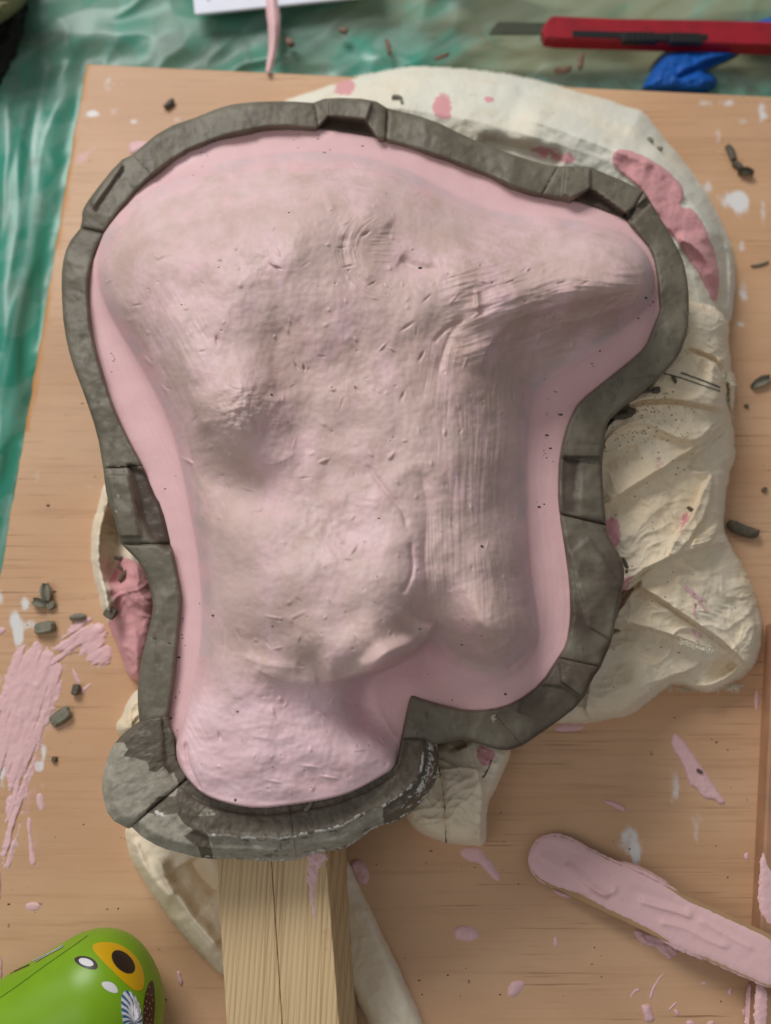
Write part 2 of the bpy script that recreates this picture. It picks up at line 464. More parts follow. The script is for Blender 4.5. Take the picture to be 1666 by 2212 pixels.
def mat_table():
    m = Mat('table_under_film')
    s = m.noise(11, 3, 0.5, (0.6, 3.0, 1), -0.62, 0.6)
    col = m.mix(m.ramp(s, 0.42, 0.56), srgb(140, 118, 86), srgb(206, 198, 180))
    col = m.mix(m.math('MULTIPLY', m.ramp(m.noise(9, 3), 0.45, 0.65), 0.6), col, srgb(92, 84, 60))
    return m.done(col, 0.6)

M_SIL = mat_silicone('silicone_coat'); M_PINK = mat_silicone('pink_silicone', False)
M_CLAY = mat_clay(); M_CLOTH = mat_cloth(); M_PLY = mat_ply(); M_PINE = mat_pine('pine_timber', 0.06)
M_FILM = mat_plastic(); M_TABLE = mat_table()
M_RED = mat_simple('red_plastic', srgb(158, 18, 36), 0.38, 0.5)
M_BLACK = mat_simple('black_plastic', srgb(28, 28, 30), 0.35)
M_STEEL = mat_simple('dull_blade_steel', srgb(66, 70, 54), 0.4, 0.5)
M_GLOVE = mat_simple('blue_nitrile', srgb(10, 88, 176), 0.6, 0.3, bump=0.0003)
M_CARD = mat_simple('white_card', srgb(228, 230, 242), 0.6, var=0.02)
M_GREEN = mat_simple('green_plastic_print', srgb(124, 168, 6), 0.38, 0.5, var=0.03, bump=0.00005)
M_YEL = mat_simple('yellow_print', srgb(214, 166, 8), 0.38, var=0.02, bump=0)
M_DBROWN = mat_simple('dark_brown_print', srgb(48, 34, 26), 0.4, var=0.02, bump=0)
M_WHITE = mat_simple('white_print', srgb(226, 222, 226), 0.4, var=0.01, bump=0)
M_BLUE = mat_simple('blue_print', srgb(38, 104, 158), 0.4, var=0.02, bump=0)
M_CHOC = mat_simple('chocolate_print', srgb(82, 42, 34), 0.4, var=0.2, scale=400, bump=0)
M_GLINE = mat_simple('dark_green_print', srgb(70, 104, 12), 0.5, bump=0)
M_INK = mat_simple('grey_ink', srgb(82, 86, 92), 0.9, var=0.3, scale=500)
M_BLACKLINE = mat_simple('black_thread', srgb(40, 38, 36), 0.9)
M_SHADOW = mat_simple('shadow_black', srgb(20, 22, 20), 0.8)  # black for the painted corner shadow
M_OLIVE = mat_simple('olive_tan_fabric', srgb(150, 148, 112), 0.85)
M_STICK = mat_simple('birch_stick', srgb(178, 142, 106), 0.6, 0.3, .06, 60)
M_CRUMB = mat_simple('clay_shaving', srgb(132, 128, 112), 0.6, 0.3, 0.15, 400, 0.0006, 500)
M_CRUMBD = mat_simple('dark_clay_shaving', srgb(100, 92, 78), 0.6, 0.3, 0.15, 400, 0.0006, 500)
M_CRUMBB = mat_simple('brown_clay_shaving', srgb(128, 100, 84), 0.6, 0.3, 0.2, 400, 0.0006, 500)

# ------------------------------------------------------------------ setting: table, film
BT = 12.0                                    # board thickness, mm
tv = []; 
for x, y in ((-1.0, -0.8), (1.0, -0.8), (1.0, 1.2), (-1.0, 1.2)): tv.append((x, y, -0.0275))
tab = link_mesh('table_top', np.array(tv), [[0, 1, 2, 3]], M_TABLE); tag(tab, kind='structure')

BOARD = [(187, 139), (1820, 217), (1900, 2400), (-192, 2400)]
e0 = np.array(BOARD[0], float)
X, Y = grid_axes(-420, -420, 2100, 2700, 5)
keep = np.ones(X.shape, bool)
dB = poly_sdf([(187, 139), (1820, 217), (1900, 2500), (-208, 2500)], X, Y)
left = smooth(-(X - (187 - 0.167 * (Y - 139))), -60, 40) * smooth(Y, 60, 260)
top = 1 - left
# folds beside the board run along its left edge, folds above it run up to the right
sA = (X + 0.17 * Y); tA = Y
wa = fbm(X / 160, Y / 420, 2, 3) * 1.2
nA = fbm(sA / 85 + wa * .3, tA / 700 + wa * .3, 1, 2)
th = math.radians(-28)
uB = X * math.cos(th) + Y * math.sin(th); vB = -X * math.sin(th) + Y * math.cos(th)
wb = fbm(X / 220, Y / 220, 5, 3) * 1.6
nB = fbm(uB / 330 + wb * .1, vB / 130 + wb * .15, 6, 2, .5)
ridA = 1 - np.abs(nA) * 2.2; ridB = 1 - np.abs(nB) * 2.2
rid = left * ridA + top * ridB
cA = 1 - np.abs(perlin(sA / 120 + .2 * wa, tA / 800, 401)) * 3.2; cA2 = 1 - np.abs(perlin(sA / 60 + .25 * wa, tA / 380, 402)) * 3
cB = 1 - np.abs(perlin(uB / 420, vB / 130 + .12 * wb, 403)) * 3.2; cB2 = 1 - np.abs(perlin(uB / 200 + .1 * wb, vB / 80 + .15 * wb, 404)) * 3
rid = left * (cA * .65 + cA2 * .35) + top * (cB * .6 + cB2 * .4)
Zf = -18.5 + 4.2 * rid + 2.0 * (left * nA + top * nB)
side = smooth(-dB, 0, 60)
Zf = np.where(dB > -5, np.minimum(Zf, -14), Zf + 3 * side)
Zf += 5 * left * gauss(X, 0 * X, 20, 0, 50) 
stp = lambda n, t: smooth(n, t - .02, t + .02)
lay = 0.30 + 0.42 * left + 0.22 * (stp(fbm(uB / 260, vB / 110, 21, 2), .0) + stp(fbm(X / 120, Y / 200, 22, 2), .1)) + 0.25 * left * stp(perlin(sA / 70, tA / 900, 23), .05) + .16 * fbm(X / 60, Y / 60, 24, 3)
lay -= 1.15 * smooth(X, 760, 1100) * smooth(230 - Y, 0, 110) * (0.7 + 0.6 * fbm(uB / 200, vB / 60, 33, 2))
lay += 0.35 * gauss(X, Y, 900, 130, 200, 40)
lay -= 0.5 * gauss(X, Y, 800, 45, 110, 28)
milky_glint = (.45 - .25 * left) * stp(fbm(uB / 130, vB / 60, 43, 2), .22) + .5 * smooth(rid, 0.6, 1.0) * smooth(fbm(X / 60, Y / 60, 41, 3), -0.05, 0.35) + .45 * left * smooth(perlin(sA / 26, tA / 520, 405), .22, .42) + .6 * top * smooth(perlin(uB / 300, vB / 30 + .1 * wb, 406), .24, .42) + 0.7 * gauss(X, Y, 168, 40, 20, 35) + .5 * gauss(X, Y, 215, 75, 30, 14, 40)  # milky film, plus highlight streaks painted along folds and creases
film = field_mesh('green_plastic_sheet', X, Y, Zf, keep, M_FILM, None, {'layer': np.clip(lay, 0.04, 1), 'milky_glint': np.clip(milky_glint, 0, 1)})
tag(film, 'crumpled translucent green plastic sheet covering the table under the board', 'plastic sheet')

# ------------------------------------------------------------------ plywood board
C4 = [at(x, y, 0) for x, y in ((187, 139), (1820, 217))]
dxv = C4[1] - C4[0]; lft = at(-170, 2270, 0) - C4[0]
nu, nv = 330, 420
U, W = np.meshgrid(np.linspace(0, 1, nu), np.linspace(0, 1, nv))
Pt = C4[0] + U[..., None] * dxv + W[..., None] * lft + (U * W)[..., None] * np.array([0.006, 0, 0])
wobx = 0.0006 * fbm(W * 30, W * 3, 3, 3) * (U == 0)
Pt[..., 0] += wobx
px, py = proj(Pt)
white = np.zeros(px.shape); pinka = np.zeros(px.shape)
for cx, cy, rx, ry, a in [(202, 246, 16, 8, 1.5), (290, 262, 9, 7, 1.0), (250, 182, 30, 18, .55), (246, 222, 10, 28, .4), (195, 225, 14, 14, .4), (385, 258, 12, 6, .6),
        (54, 1305, 9, 15, 1.1), (33, 1339, 11, 18, 1.1), (41, 1372, 13, 28, 1.5), (68, 1349, 15, 16, 1.1), (5, 1650, 10, 50, 1.2), (95, 1628, 7, 28, 1.2), (84, 1657, 11, 12, 1.3), (2, 1480, 6, 30, .9), (2, 1295, 8, 20, .8),
        (1581, 430, 30, 22, 1.2), (1600, 440, 18, 28, .9), (1606, 262, 16, 9, .9), (1552, 290, 10, 22, .7), (1650, 240, 14, 36, .9), (1530, 405, 12, 16, 1.1), (1648, 462, 9, 34, .8), (1606, 631, 12, 22, .9), (1560, 222, 60, 9, .6), (1600, 320, 22, 40, .5),
        (1600, 700, 9, 7, .8), (1575, 770, 10, 8, .6), (1604, 535, 8, 22, .5), (1458, 1706, 12, 38, .75), (1504, 1790, 13, 30, .72), (1361, 1815, 32, 34, .8), (1375, 1850, 12, 30, .8), (200, 1050, 60, 10, .35), (70, 1030, 60, 12, .35), (230, 560, 30, 20, .3)]:
    white += a * gauss(px, py, cx, cy, rx, ry, p=1.4)
for cx, cy, rx, ry, a, g in [(182, 335, 30, 10, .9, -40), (40, 1500, 70, 120, .5, 0), (50, 1700, 60, 160, .5, 0), (110, 1560, 50, 30, .4, 0), (170, 1440, 70, 40, .35, 0), (1560, 1850, 30, 30, .3, 0), (1400, 2170, 90, 50, .35, 0), (215, 1680, 5, 5, .5, 0), (1600, 2100, 30, 80, .4, 0)]:
    pinka += a * gauss(px, py, cx, cy, rx, ry, g)
varn = smooth(14 - U * np.linalg.norm(dxv) * 5000 * (0.7 + 0.6 * (fbm(W * 40, U * 200, 3, 3) + .5)), 0, 12) * smooth(fbm(W * 14, U * 3, 8, 3), -.35, .15) * (W < .45)
Vt = Pt.reshape(-1, 3); idx = np.arange(nu * nv).reshape(nv, nu)
F = np.stack([idx[:-1, :-1].ravel(), idx[1:, :-1].ravel(), idx[1:, 1:].ravel(), idx[:-1, 1:].ravel()], 1)
ring = np.concatenate([idx[0, :], idx[1:, -1], idx[-1, -2::-1], idx[-2:0:-1, 0]])
low = Vt[ring].copy(); low[:, 2] = -BT * MM; nr = len(ring); k0 = len(Vt)
Fs = np.array([[ring[i], ring[(i + 1) % nr], k0 + (i + 1) % nr, k0 + i] for i in range(nr)])
vals = lambda a: np.concatenate([a.ravel(), a.ravel()[ring]])
board = empty('plywood_board', tuple(Vt.mean(0) * np.array([1, 1, 0]) + np.array([0, 0, -BT * MM])), 'large tan plywood board under the clay sculpture, spattered with pink silicone', 'board')
link_mesh('board_panel', np.vstack([Vt, low]), np.vstack([F, Fs]), M_PLY, board, {'white': vals(white), 'pink': vals(pinka), 'varnish': vals(varn)})

# pink silicone spilt on the board
SM = [
 (TE([(60, 730), (140, 700), (185, 712), (215, 735), (262, 790), (268, 850), (262, 900), (235, 960), (215, 1020), (190, 1070), (160, 1166)]) + TG([(150, 60), (120, 150), (105, 240), (85, 330), (70, 420), (50, 510), (30, 525), (12, 500), (8, 400), (25, 280), (40, 160), (20, 100), (-20, 200), (-30, 0)]) + TE([(-30, 1100), (-30, 990), (10, 900), (35, 800)]), .8, 12, 3, .9, 1.9),
 ([(113, 1398), (138, 1377), (159, 1344), (180, 1334), (203, 1336), (226, 1349), (231, 1372), (226, 1385), (244, 1410), (241, 1436), (223, 1441), (213, 1446), (203, 1436), (195, 1444), (187, 1423), (190, 1408), (154, 1426), (128, 1439), (110, 1457), (97, 1441), (108, 1423), (128, 1413)], .9, 10, 5, .9, -.6),
 (TG([(110, 290), (135, 300), (130, 380), (155, 480), (145, 505), (125, 495), (122, 400)]), .6, 4, 7, .8, 1.5),
 (TG([(150, 200), (180, 190), (190, 260), (170, 275), (155, 240)]), .6, 4, 8, .5, 0),
 (TE([(300, 805), (335, 850), (345, 890), (318, 870)]), .7, 4, 9, .5, 0),
 (TE([(335, 905), (382, 875), (388, 882), (350, 925)]), .7, 4, 10, .5, 0),
 (TH([(345, 430), (400, 420), (455, 432), (462, 460), (500, 490), (535, 578), (470, 535), (440, 485), (380, 480)]), .9, 4, 11, .6, 0),
 (TH([(960, 222), (1010, 225), (1050, 248), (1058, 275), (1020, 262), (975, 240)]), 1.6, 3, 12, .6, 0),
 (TH([(325, 780), (350, 750), (400, 752), (430, 775), (438, 800), (400, 820), (345, 815)]), 1.2, 5, 13, .5, 0),
 (TH([(565, 985), (630, 980), (620, 1020), (585, 1055), (552, 1050)]), .8, 4, 14, .5, 0),
 (TG([(1470, 480), (1520, 465), (1555, 520), (1555, 570), (1525, 585), (1485, 545)]), 2.2, 6, 15, .6, 0),
 (TG([(742, 945), (760, 940), (772, 990), (765, 1010), (748, 995)]), 1.2, 3, 16, .5, 0),
 (TG([(105, 660), (150, 650), (175, 665), (160, 690), (115, 688)]), .5, 4, 17, .6, 0),
 (TA([(540, 600), (600, 592), (640, 600), (600, 640), (548, 658)]), 1.2, 5, 18, .4, 0),
 (TF([(1605, 890), (1620, 940), (1608, 1005), (1592, 960)]), .8, 4, 19, .5, 0),
 (TF([(740, 1065), (800, 1045), (885, 1050), (870, 1075), (780, 1085)]), .8, 4, 20, .5, 0),
 (TH([(1548, 455), (1570, 440), (1578, 475), (1560, 478)]), .6, 3, 21, .5, 0),
 (TH([(1115, 1085), (1160, 1080), (1172, 1130), (1180, 1150), (1140, 1165), (1125, 1120)]), 1.0, 3, 22, .6, 0),
 (TH([(1070, 1050), (1090, 1015), (1115, 1020), (1112, 1030), (1095, 1030), (1075, 1065)]), .7, 3, 23, .6, 0),
 (TH([(1225, 1110), (1265, 1070), (1272, 1072), (1245, 1110)]), .8, 3, 24, .6, 0),
 (TH([(1255, 1100), (1282, 1110), (1275, 1135), (1262, 1120)]), .7, 3, 25, .6, 0),
 (TH([(1300, 1160), (1330, 1145), (1350, 1166), (1330, 1185)]), .8, 3, 26, .6, 0),
 (TH([(1390, 1160), (1420, 1148), (1435, 1166), (1410, 1185)]), .8, 3, 27, .6, 0),
 (TH([(1540, 1105), (1560, 1095), (1565, 1130), (1548, 1135)]), 1.2, 3, 28, .6, 0),
 (TH([(1480, 1030), (1500, 1000), (1505, 1045), (1490, 1045)]), .6, 3, 29, .6, 0),
 (TH([(1150, 1060), (1170, 1000), (1215, 945), (1222, 945), (1180, 1005), (1162, 1065)]), .6, 2.5, 30, .6, 0),
 (TH([(748, 800), (765, 795), (770, 835), (752, 840)]), .6, 2.5, 31, .6, 0),
 (TH([(1395, 985), (1370, 990), (1375, 1000), (1400, 1000)]), .6, 2.5, 32, .6, 0),
 ([(-6, 1360), (4, 1352), (16, 1360), (6, 1370), (-6, 1372)], .8, 3, 33, .6, 0),
 ([(-6, 2060), (3, 2062), (6, 2090), (4, 2130), (-6, 2140)], .8, 3, 34, .6, 0),
 (TG([(-10, 480), (3, 520), (6, 600), (3, 640), (-10, 640)]), .8, 3, 35, .6, 0),
]
for P, t, w, sd, ro, an in SM:
    big = len(P) > 18
    blob('silicone_smear', P, M_PINK, t, w, 0.0, board, 2.0 if big else 1.5, ro * (.22 if big else .6), sd, 2, 6.0 if big else 1.2, ridge=.5 if big else 0, ang=an, tear=34 if big else 0)

# ------------------------------------------------------------------ wooden batten at the right
bx = [at(1654, 1352, 0), at(1612, 2230, 0)]; ax = bx[1] - bx[0]; ax[2] = 0
lat = np.array([-ax[1], ax[0], 0]); lat /= np.linalg.norm(lat); lat *= 0.045 * (1 if lat[0] > 0 else -1); hz = np.array([0, 0, 0.0092])
e2 = bx[0] + ax * 1.15
batt = empty('wooden_batten', tuple(bx[0]), 'wooden batten smeared with pink along the right edge of the board', 'batten')
Vb = []
for s in (0, 1):
    o_ = bx[0] if s == 0 else e2
    o_ = o_ + np.array([0, 0, 0.0002])
    Vb += [o_, o_ + lat, o_ + lat + hz, o_ + lat * 0.02 + hz, o_ + hz * 0.93]
Fb = [[4, 3, 2, 1, 0], [5, 6, 7, 8, 9]] + [[i, (i + 1) % 5, 5 + (i + 1) % 5, 5 + i] for i in range(5)]
link_mesh('batten_body', np.array(Vb), Fb, mat_simple('reddish_wood', srgb(178, 134, 104), 0.5, 0.3, .12, 60), batt, None, False)
blob('silicone_smear', [(1646, 1850), (1652, 1845), (1662, 1880), (1690, 1900), (1690, 2010), (1640, 1985)], M_PINK, .5, 5, 9.3, batt, 2, .5, 51)
blob('silicone_smear', [(1634, 2130), (1650, 2120), (1660, 2150), (1655, 2240), (1632, 2240)], M_PINK, .5, 5, 9.3, batt, 2, .5, 52)
blob('silicone_smear', [(1616, 2122), (1632, 2128), (1631, 2250), (1612, 2250)], M_PINK, .9, 5, 2.0, batt, 2, .5, 53)

# ------------------------------------------------------------------ silicone-coated sculpture
R = 60.0
RIM_IN_L = [(360, 1568), (364, 1545), (377, 1462), (382, 1395), (391, 1318), (392, 1277), (369, 1175), (349, 1093), (333, 1067), (308, 1005), (277, 949), (241, 872), (221, 805), (200, 734), (191, 667), (191, 590), (205, 549), (226, 503), (272, 436), (328, 380), (390, 333), (446, 308), (513, 287), (600, 271), (687, 280), (770, 292), (834, 303)]
RIM_IN_R = [(834, 303), (903, 323), (980, 349), (1057, 380), (1119, 408), (1170, 423), (1237, 433), (1293, 454), (1355, 477), (1380, 505), (1411, 544), (1421, 598), (1425, 640), (1427, 672), (1411, 708), (1396, 749), (1355, 785), (1303, 826), (1252, 867), (1237, 893), (1219, 939), (1209, 990), (1206, 1057), (1210, 1111), (1221, 1180), (1232, 1257), (1234, 1334), (1224, 1395), (1206, 1421), (1170, 1477), (1114, 1518), (1062, 1534), (1006, 1536), (955, 1524), (914, 1511), (888, 1500)]
NECK = [(878, 1544), (866, 1600), (862, 1635), (855, 1660), (821, 1678), (770, 1706), (718, 1724), (626, 1738), (554, 1746), (492, 1735), (439, 1716), (405, 1682), (384, 1648), (379, 1614), (380, 1590), (357, 1582)]
OUT = RIM_IN_L[1:] + RIM_IN_R[1:] + NECK
BODY = [(232, 480), (300, 420), (400, 375), (480, 348), (560, 333), (650, 325), (740, 328), (830, 345), (890, 370), (950, 402), (1010, 432), (1060, 452), (1120, 465), (1200, 468), (1280, 480), (1345, 500), (1390, 535), (1412, 580), (1414, 620), (1400, 665), (1365, 695), (1320, 735), (1260, 775), (1205, 805), (1170, 835), (1148, 880), (1142, 950), (1140, 1050), (1142, 1150), (1148, 1250), (1162, 1320), (1168, 1380), (1140, 1435), (1100, 1465), (1050, 1476), (990, 1458), (945, 1425), (918, 1392), (900, 1412), (860, 1436), (820, 1462), (812, 1500), (822, 1540), (850, 1590), (866, 1600), (862, 1640), (855, 1662), (821, 1680), (770, 1708), (718, 1726), (626, 1740), (554, 1748), (492, 1737), (439, 1718), (405, 1684), (382, 1650), (377, 1614), (384, 1590), (408, 1520), (424, 1450), (434, 1380), (436, 1300), (428, 1200), (410, 1100), (392, 1010), (372, 930), (342, 860), (298, 780), (250, 705), (220, 645), (208, 585), (214, 530)]
CT = [(260,560,17,26),(300,480,19,40),(330,480,23,40),(450,420,26,45),(600,400,30,50),(750,400,31,50),(900,450,31,48),(300,650,21,24),(370,560,31,40),(500,520,37,50),(640,480,40,50),(730,520,39,50),
 (840,520,34,50),(900,580,34,50),(790,450,37,50),(800,640,38,50),(680,620,40,50),(550,620,41,50),(430,640,36,40),(385,700,33,30),(330,760,17,26),
 (1000,560,37,50),(1100,565,35,45),(1200,560,32,40),(1300,570,30,34),(1360,600,27,24),(1050,500,27,45),(1200,505,24,40),(1300,515,23,34),
 (1000,650,36,50),(1120,640,33,45),(1240,640,29,40),(1340,650,23,30),(1100,735,24,60),(1200,730,16,70),(1290,715,10,60),(1130,800,16,60),(1210,780,6,60),
 (880,700,36,50),(960,720,32,50),(1040,790,27,50),(880,850,35,50),(960,850,34,50),(1040,850,28,50),(1100,850,20,50),(880,1000,34,50),(960,1000,35,50),(1040,1000,29,50),(1105,1000,20,46),(1125,1100,15,46),
 (800,800,35,50),(700,750,35,50),(600,760,34,50),(500,760,37,50),(420,800,34,24),(365,850,17,26),(500,900,33,40),(600,900,29,50),(545,1045,28,40),(610,1050,31,50),(470,1030,23,30),(410,960,19,20),
 (700,950,31,50),(800,950,34,50),(700,1100,32,50),(600,1150,33,50),(500,1130,28,30),(450,1200,20,22),(800,1100,35,50),
 (750,1250,39,50),(650,1250,36,50),(850,1250,39,50),(550,1260,31,40),(480,1300,23,30),(750,1350,38,50),(650,1370,34,50),(850,1350,37,50),(905,1300,35,50),(760,1425,35,40),(690,1435,29,40),(830,1410,34,30),(560,1400,24,40),(460,1400,18,30),
 (960,1180,33,50),(1050,1200,31,40),(1110,1200,22,30),(960,1290,27,50),(1040,1340,30,40),(1100,1370,27,40),(1000,1400,16,60),(935,1375,16,40),(1060,1430,17,60),(1140,1300,17,30),
 (850,1480,2,60),(800,1500,3,40),(835,1550,2,40),(770,1500,8,40),(900,1440,4,60),(600,1510,19,24),(500,1500,18,24),(450,1480,13,24),(700,1530,15,24),(600,1600,17,14),(500,1600,15,14),(430,1580,10,10),(700,1620,15,14),(780,1620,11,12),(830,1640,7,6),(600,1710,13,4),(480,1700,10,4),(700,1700,12,4),(780,1680,9,4),(420,1650,9,4)]
ST = 2.0
X, Y = grid_axes(176, 258, 1440, 1760, ST)
dO = poly_sdf(smooth_poly(OUT, 1), X, Y)
dBd = poly_sdf(smooth_poly(BODY, 2), X, Y)
H = tps(CT, X, Y, 2); Wd = np.clip(tps(CT, X, Y, 3), 4, 70); Wd = Wd * (1 - .8 * smooth(Y, 1630, 1690)) * (1 - .85 * gauss(X, Y, 850, 1430, 95, 40, -32, 1.5))
prof = 1 - np.exp(-(np.maximum(dBd, 0) / Wd) ** 1.15)
fil = np.where(dBd < 0, 2.6 * np.exp(dBd / 16), 2.6)
body = smooth(dBd, -4, 14)
inner = smooth(dBd, 4, 45)
H = H * 1.06 + 3.0 * gauss(X, Y, 1290, 575, 110, 60, 8) + 3.5 * gauss(X, Y, 1060, 1360, 75, 75) + 2.0 * gauss(X, Y, 500, 860, 100, 100) - 3.0 * gauss(X, Y, 1130, 760, 90, 60, -20)
Z = fil + np.maximum(H, 2) * prof
# left eye-like knob, its rough skin and hollow
kn = gauss(X, Y, 520, 885, 92, 92, 20, 1.3)
Z += 9.0 * kn + 1.0 * gauss(X, Y, 545, 850, 60, 50)
Z -= 5.0 * gauss(X, Y, 545, 1055, 82, 55, 12) + 1.0 * gauss(X, Y, 430, 985, 30, 80, -25)
Z += kn * .75 * fbm(X / 30, Y / 26, 71, 4, .55)
# larger forms
for P, a, wn, wp in [
    ([(1036, 815), (1042, 776), (1056, 748), (1077, 719), (1102, 696), (1130, 681), (1163, 674), (1210, 658), (1290, 640), (1370, 625), (1405, 605)], 3.6, 60, 18),
    ([(430, 830), (465, 915), (530, 985), (595, 1010), (660, 960)], 2.2, 50, 26),
    ([(1200, 700), (1270, 690), (1330, 665), (1385, 625)], 1.4, 14, 10),
    ([(985, 700), (1040, 690), (1090, 660), (1150, 640), (1240, 630), (1320, 620)], .6, 34, 26),
    ([(685, 1474), (730, 1469), (790, 1452), (830, 1441), (870, 1412), (905, 1395), (930, 1362), (945, 1330)], 8.5, 60, 8),
    ([(545, 1440), (600, 1470), (660, 1480), (700, 1472)], 1.6, 24, 12),
    ([(380, 655), (385, 740), (395, 800), (420, 880), (455, 945)], 3.0, 26, 26),
    ([(232, 540), (240, 620), (290, 720), (340, 800), (400, 930)], 1.2, 22, 16),
    ([(1027, 626), (1031, 650), (1030, 670)], 1.6, 8, 2.5),
    ([(700, 450), (745, 440), (800, 455), (850, 490)], 1.5, 18, 18),
    ([(745, 500), (738, 540), (748, 585), (785, 615), (830, 625)], -.8, 12, 9),
    ([(860, 560), (905, 585), (950, 582)], -1.8, 14, 14),
    ([(1010, 680), (975, 712), (955, 765), (945, 815)], -1.0, 9, 7),
    ([(935, 745), (965, 710), (1000, 690)], -1.0, 7, 5),
    ([(640, 680), (590, 730), (590, 800), (600, 870)], -1.2, 34, 34),
    ([(790, 1000), (830, 1060), (872, 1105), (877, 1146)], -.9, 8, 5),
    ([(885, 1170), (893, 1231), (880, 1262), (866, 1284)], -1.3, 6, 4),
    ([(905, 1000), (925, 1100), (915, 1200), (925, 1300)], -1.5, 18, 18),
    ([(1130, 1290), (1150, 1350), (1135, 1410), (1090, 1450)], -1.8, 12, 16),
    ([(960, 1395), (1010, 1430), (1070, 1445), (1110, 1425)], -1.0, 10, 12),
    ([(1000, 1400), (1040, 1415), (1090, 1400), (1120, 1360)], .8, 8, 8),
    ([(400, 1600), (405, 1650), (425, 1690), (436, 1712)], -1.6, 5, 5),
    ([(440, 1420), (420, 1500), (405, 1570)], -.8, 10, 8),
    ([(1310, 545), (1360, 560), (1390, 600), (1385, 650)], -.9, 12, 9),
    ([(520, 1420), (580, 1440), (650, 1445)], .8, 14, 10),
    ([(540, 1590), (600, 1600), (640, 1590)], .5, 9, 7),
    ]:
    Z += fold(X, Y, P, a, wn, wp)
sl, ul, _t = line_field([(680, 1478), (730, 1470), (790, 1453), (830, 1441), (872, 1412), (908, 1394), (930, 1370)], X, Y)
mv = smooth(sl, -3, 7) * np.clip(1.25 * gauss(X, Y, 838, 1495, 84, 66, -20, 1.4), 0, 1) * smooth(ul, .05, .4)
Z += 6.5 * smooth(sl, -60, -6) * (sl < 4) * np.clip(1.2 * gauss(X, Y, 850, 1430, 92, 46, -32, 1.5), 0, 1) * smooth(ul, .02, .35)
Z = Z * (1 - mv) + 2.2 * mv
# lumps left by hand modelling
Z += inner * (1.7 * fbm(X / 150, Y / 150, 81, 2) + 0.42 * fbm(X / 50, Y / 50, 83, 3, .5) + 0.07 * fbm(X / 13, Y / 13, 85, 2))
# brush marks
mV = smooth(X, 850, 930) * smooth(1135 - X, 0, 60) * smooth(Y, 690, 800) * smooth(1420 - Y, 0, 120) * smooth(fbm(X / 90, Y / 200, 88, 3), -.5, .1)
bend = 26 * np.sin((Y - 700) / 230.0) + 10 * fbm(X / 200, Y / 200, 91, 2)
bv = fbm((X + bend) / 7.5, Y / 170, 90, 3, .6)
Z += mV * (0.18 * bv + .26 * fbm((X + bend) / 26, Y / 260, 92, 2))
r = np.hypot(X - 850, (Y - 540) * 1.1)
mC = smooth(r, 62, 85) * smooth(165 - r, 0, 60) * smooth(860 - X, 0, 60) * smooth(Y, 430, 480)
Z += mC * 0.22 * fbm(r / 5.5, np.arctan2(Y - 540, X - 850) * 1.6, 93, 2)
mH = smooth(62 - r, 0, 22) * smooth(870 - X, 0, 40)
Z += mH * 0.22 * fbm(X / 90, Y / 5.0, 94, 2)
mR = smooth(X, 930, 1010) * smooth(Y, 530, 580) * smooth(dBd, 6, 30) * smooth(830 - Y, 0, 90)
sk = Y + 0.30 * X - 60 * smooth(X, 1200, 1400)
Z += mR * (0.17 * fbm((X) / 110, sk / 9, 95, 3, .6) + .8 * fbm(X / 130, sk / 34, 96, 3))
mT = smooth(dBd, 4, 20) * smooth(470 - Y, 0, 90)
Z += mT * 0.22 * fbm(dBd / 9, X / 160, 97, 3)
mF = smooth(-dBd, 0, 10)
Z += mF * (0.05 * fbm(dO / 10, X / 200 + Y / 200, 98, 3) + .25 * fbm(X / 80, Y / 80, 99, 2))
mL = smooth(dBd, 0, 8) * smooth(470 - X, 0, 60) * smooth(Y, 560, 700)
Z += mL * 0.30 * fbm((X - 0.55 * Y) / 13, (Y + .55 * X) / 150, 100, 3)
# small nicks, pits and torn specks
def stamp(cx, cy, ang, ln, wd, amp):
    j = int((cx - X[0, 0]) / ST); i = int((cy - Y[0, 0]) / ST); k = int(3 * max(ln, wd) / ST) + 2
    sl = (slice(max(i - k, 0), i + k), slice(max(j - k, 0), j + k))
    if X[sl].size: Z[sl] += amp * gauss(X[sl], Y[sl], cx, cy, ln, wd, ang, 1.2)
cand = 0
while cand < 300:
    cx = rng.uniform(220, 1400); cy = rng.uniform(340, 1720); j = int((cx - X[0, 0]) / ST); i = int((cy - Y[0, 0]) / ST)
    if dBd[i, j] < 14: continue
    cand += 1; k = rng.uniform()
    if cx > 880 and 700 < cy < 1350: a = 90 + rng.normal(0, 14)
    elif cy < 720 and cx > 880: a = -18 + rng.normal(0, 22)
    else: a = rng.uniform(0, 180)
    if k < .35: stamp(cx, cy, a, rng.uniform(2, 3.2), rng.uniform(1.8, 2.4), -rng.uniform(.2, .6))
    elif k < (.72 if cy < 1440 else .42): stamp(cx, cy, a, rng.uniform(4, 13), rng.uniform(1.7, 2.6), rng.choice([-1, 1]) * rng.uniform(.2, .6))
    else: stamp(cx, cy, a, rng.uniform(3, 7), rng.uniform(2.5, 4.5), rng.uniform(.2, .55))
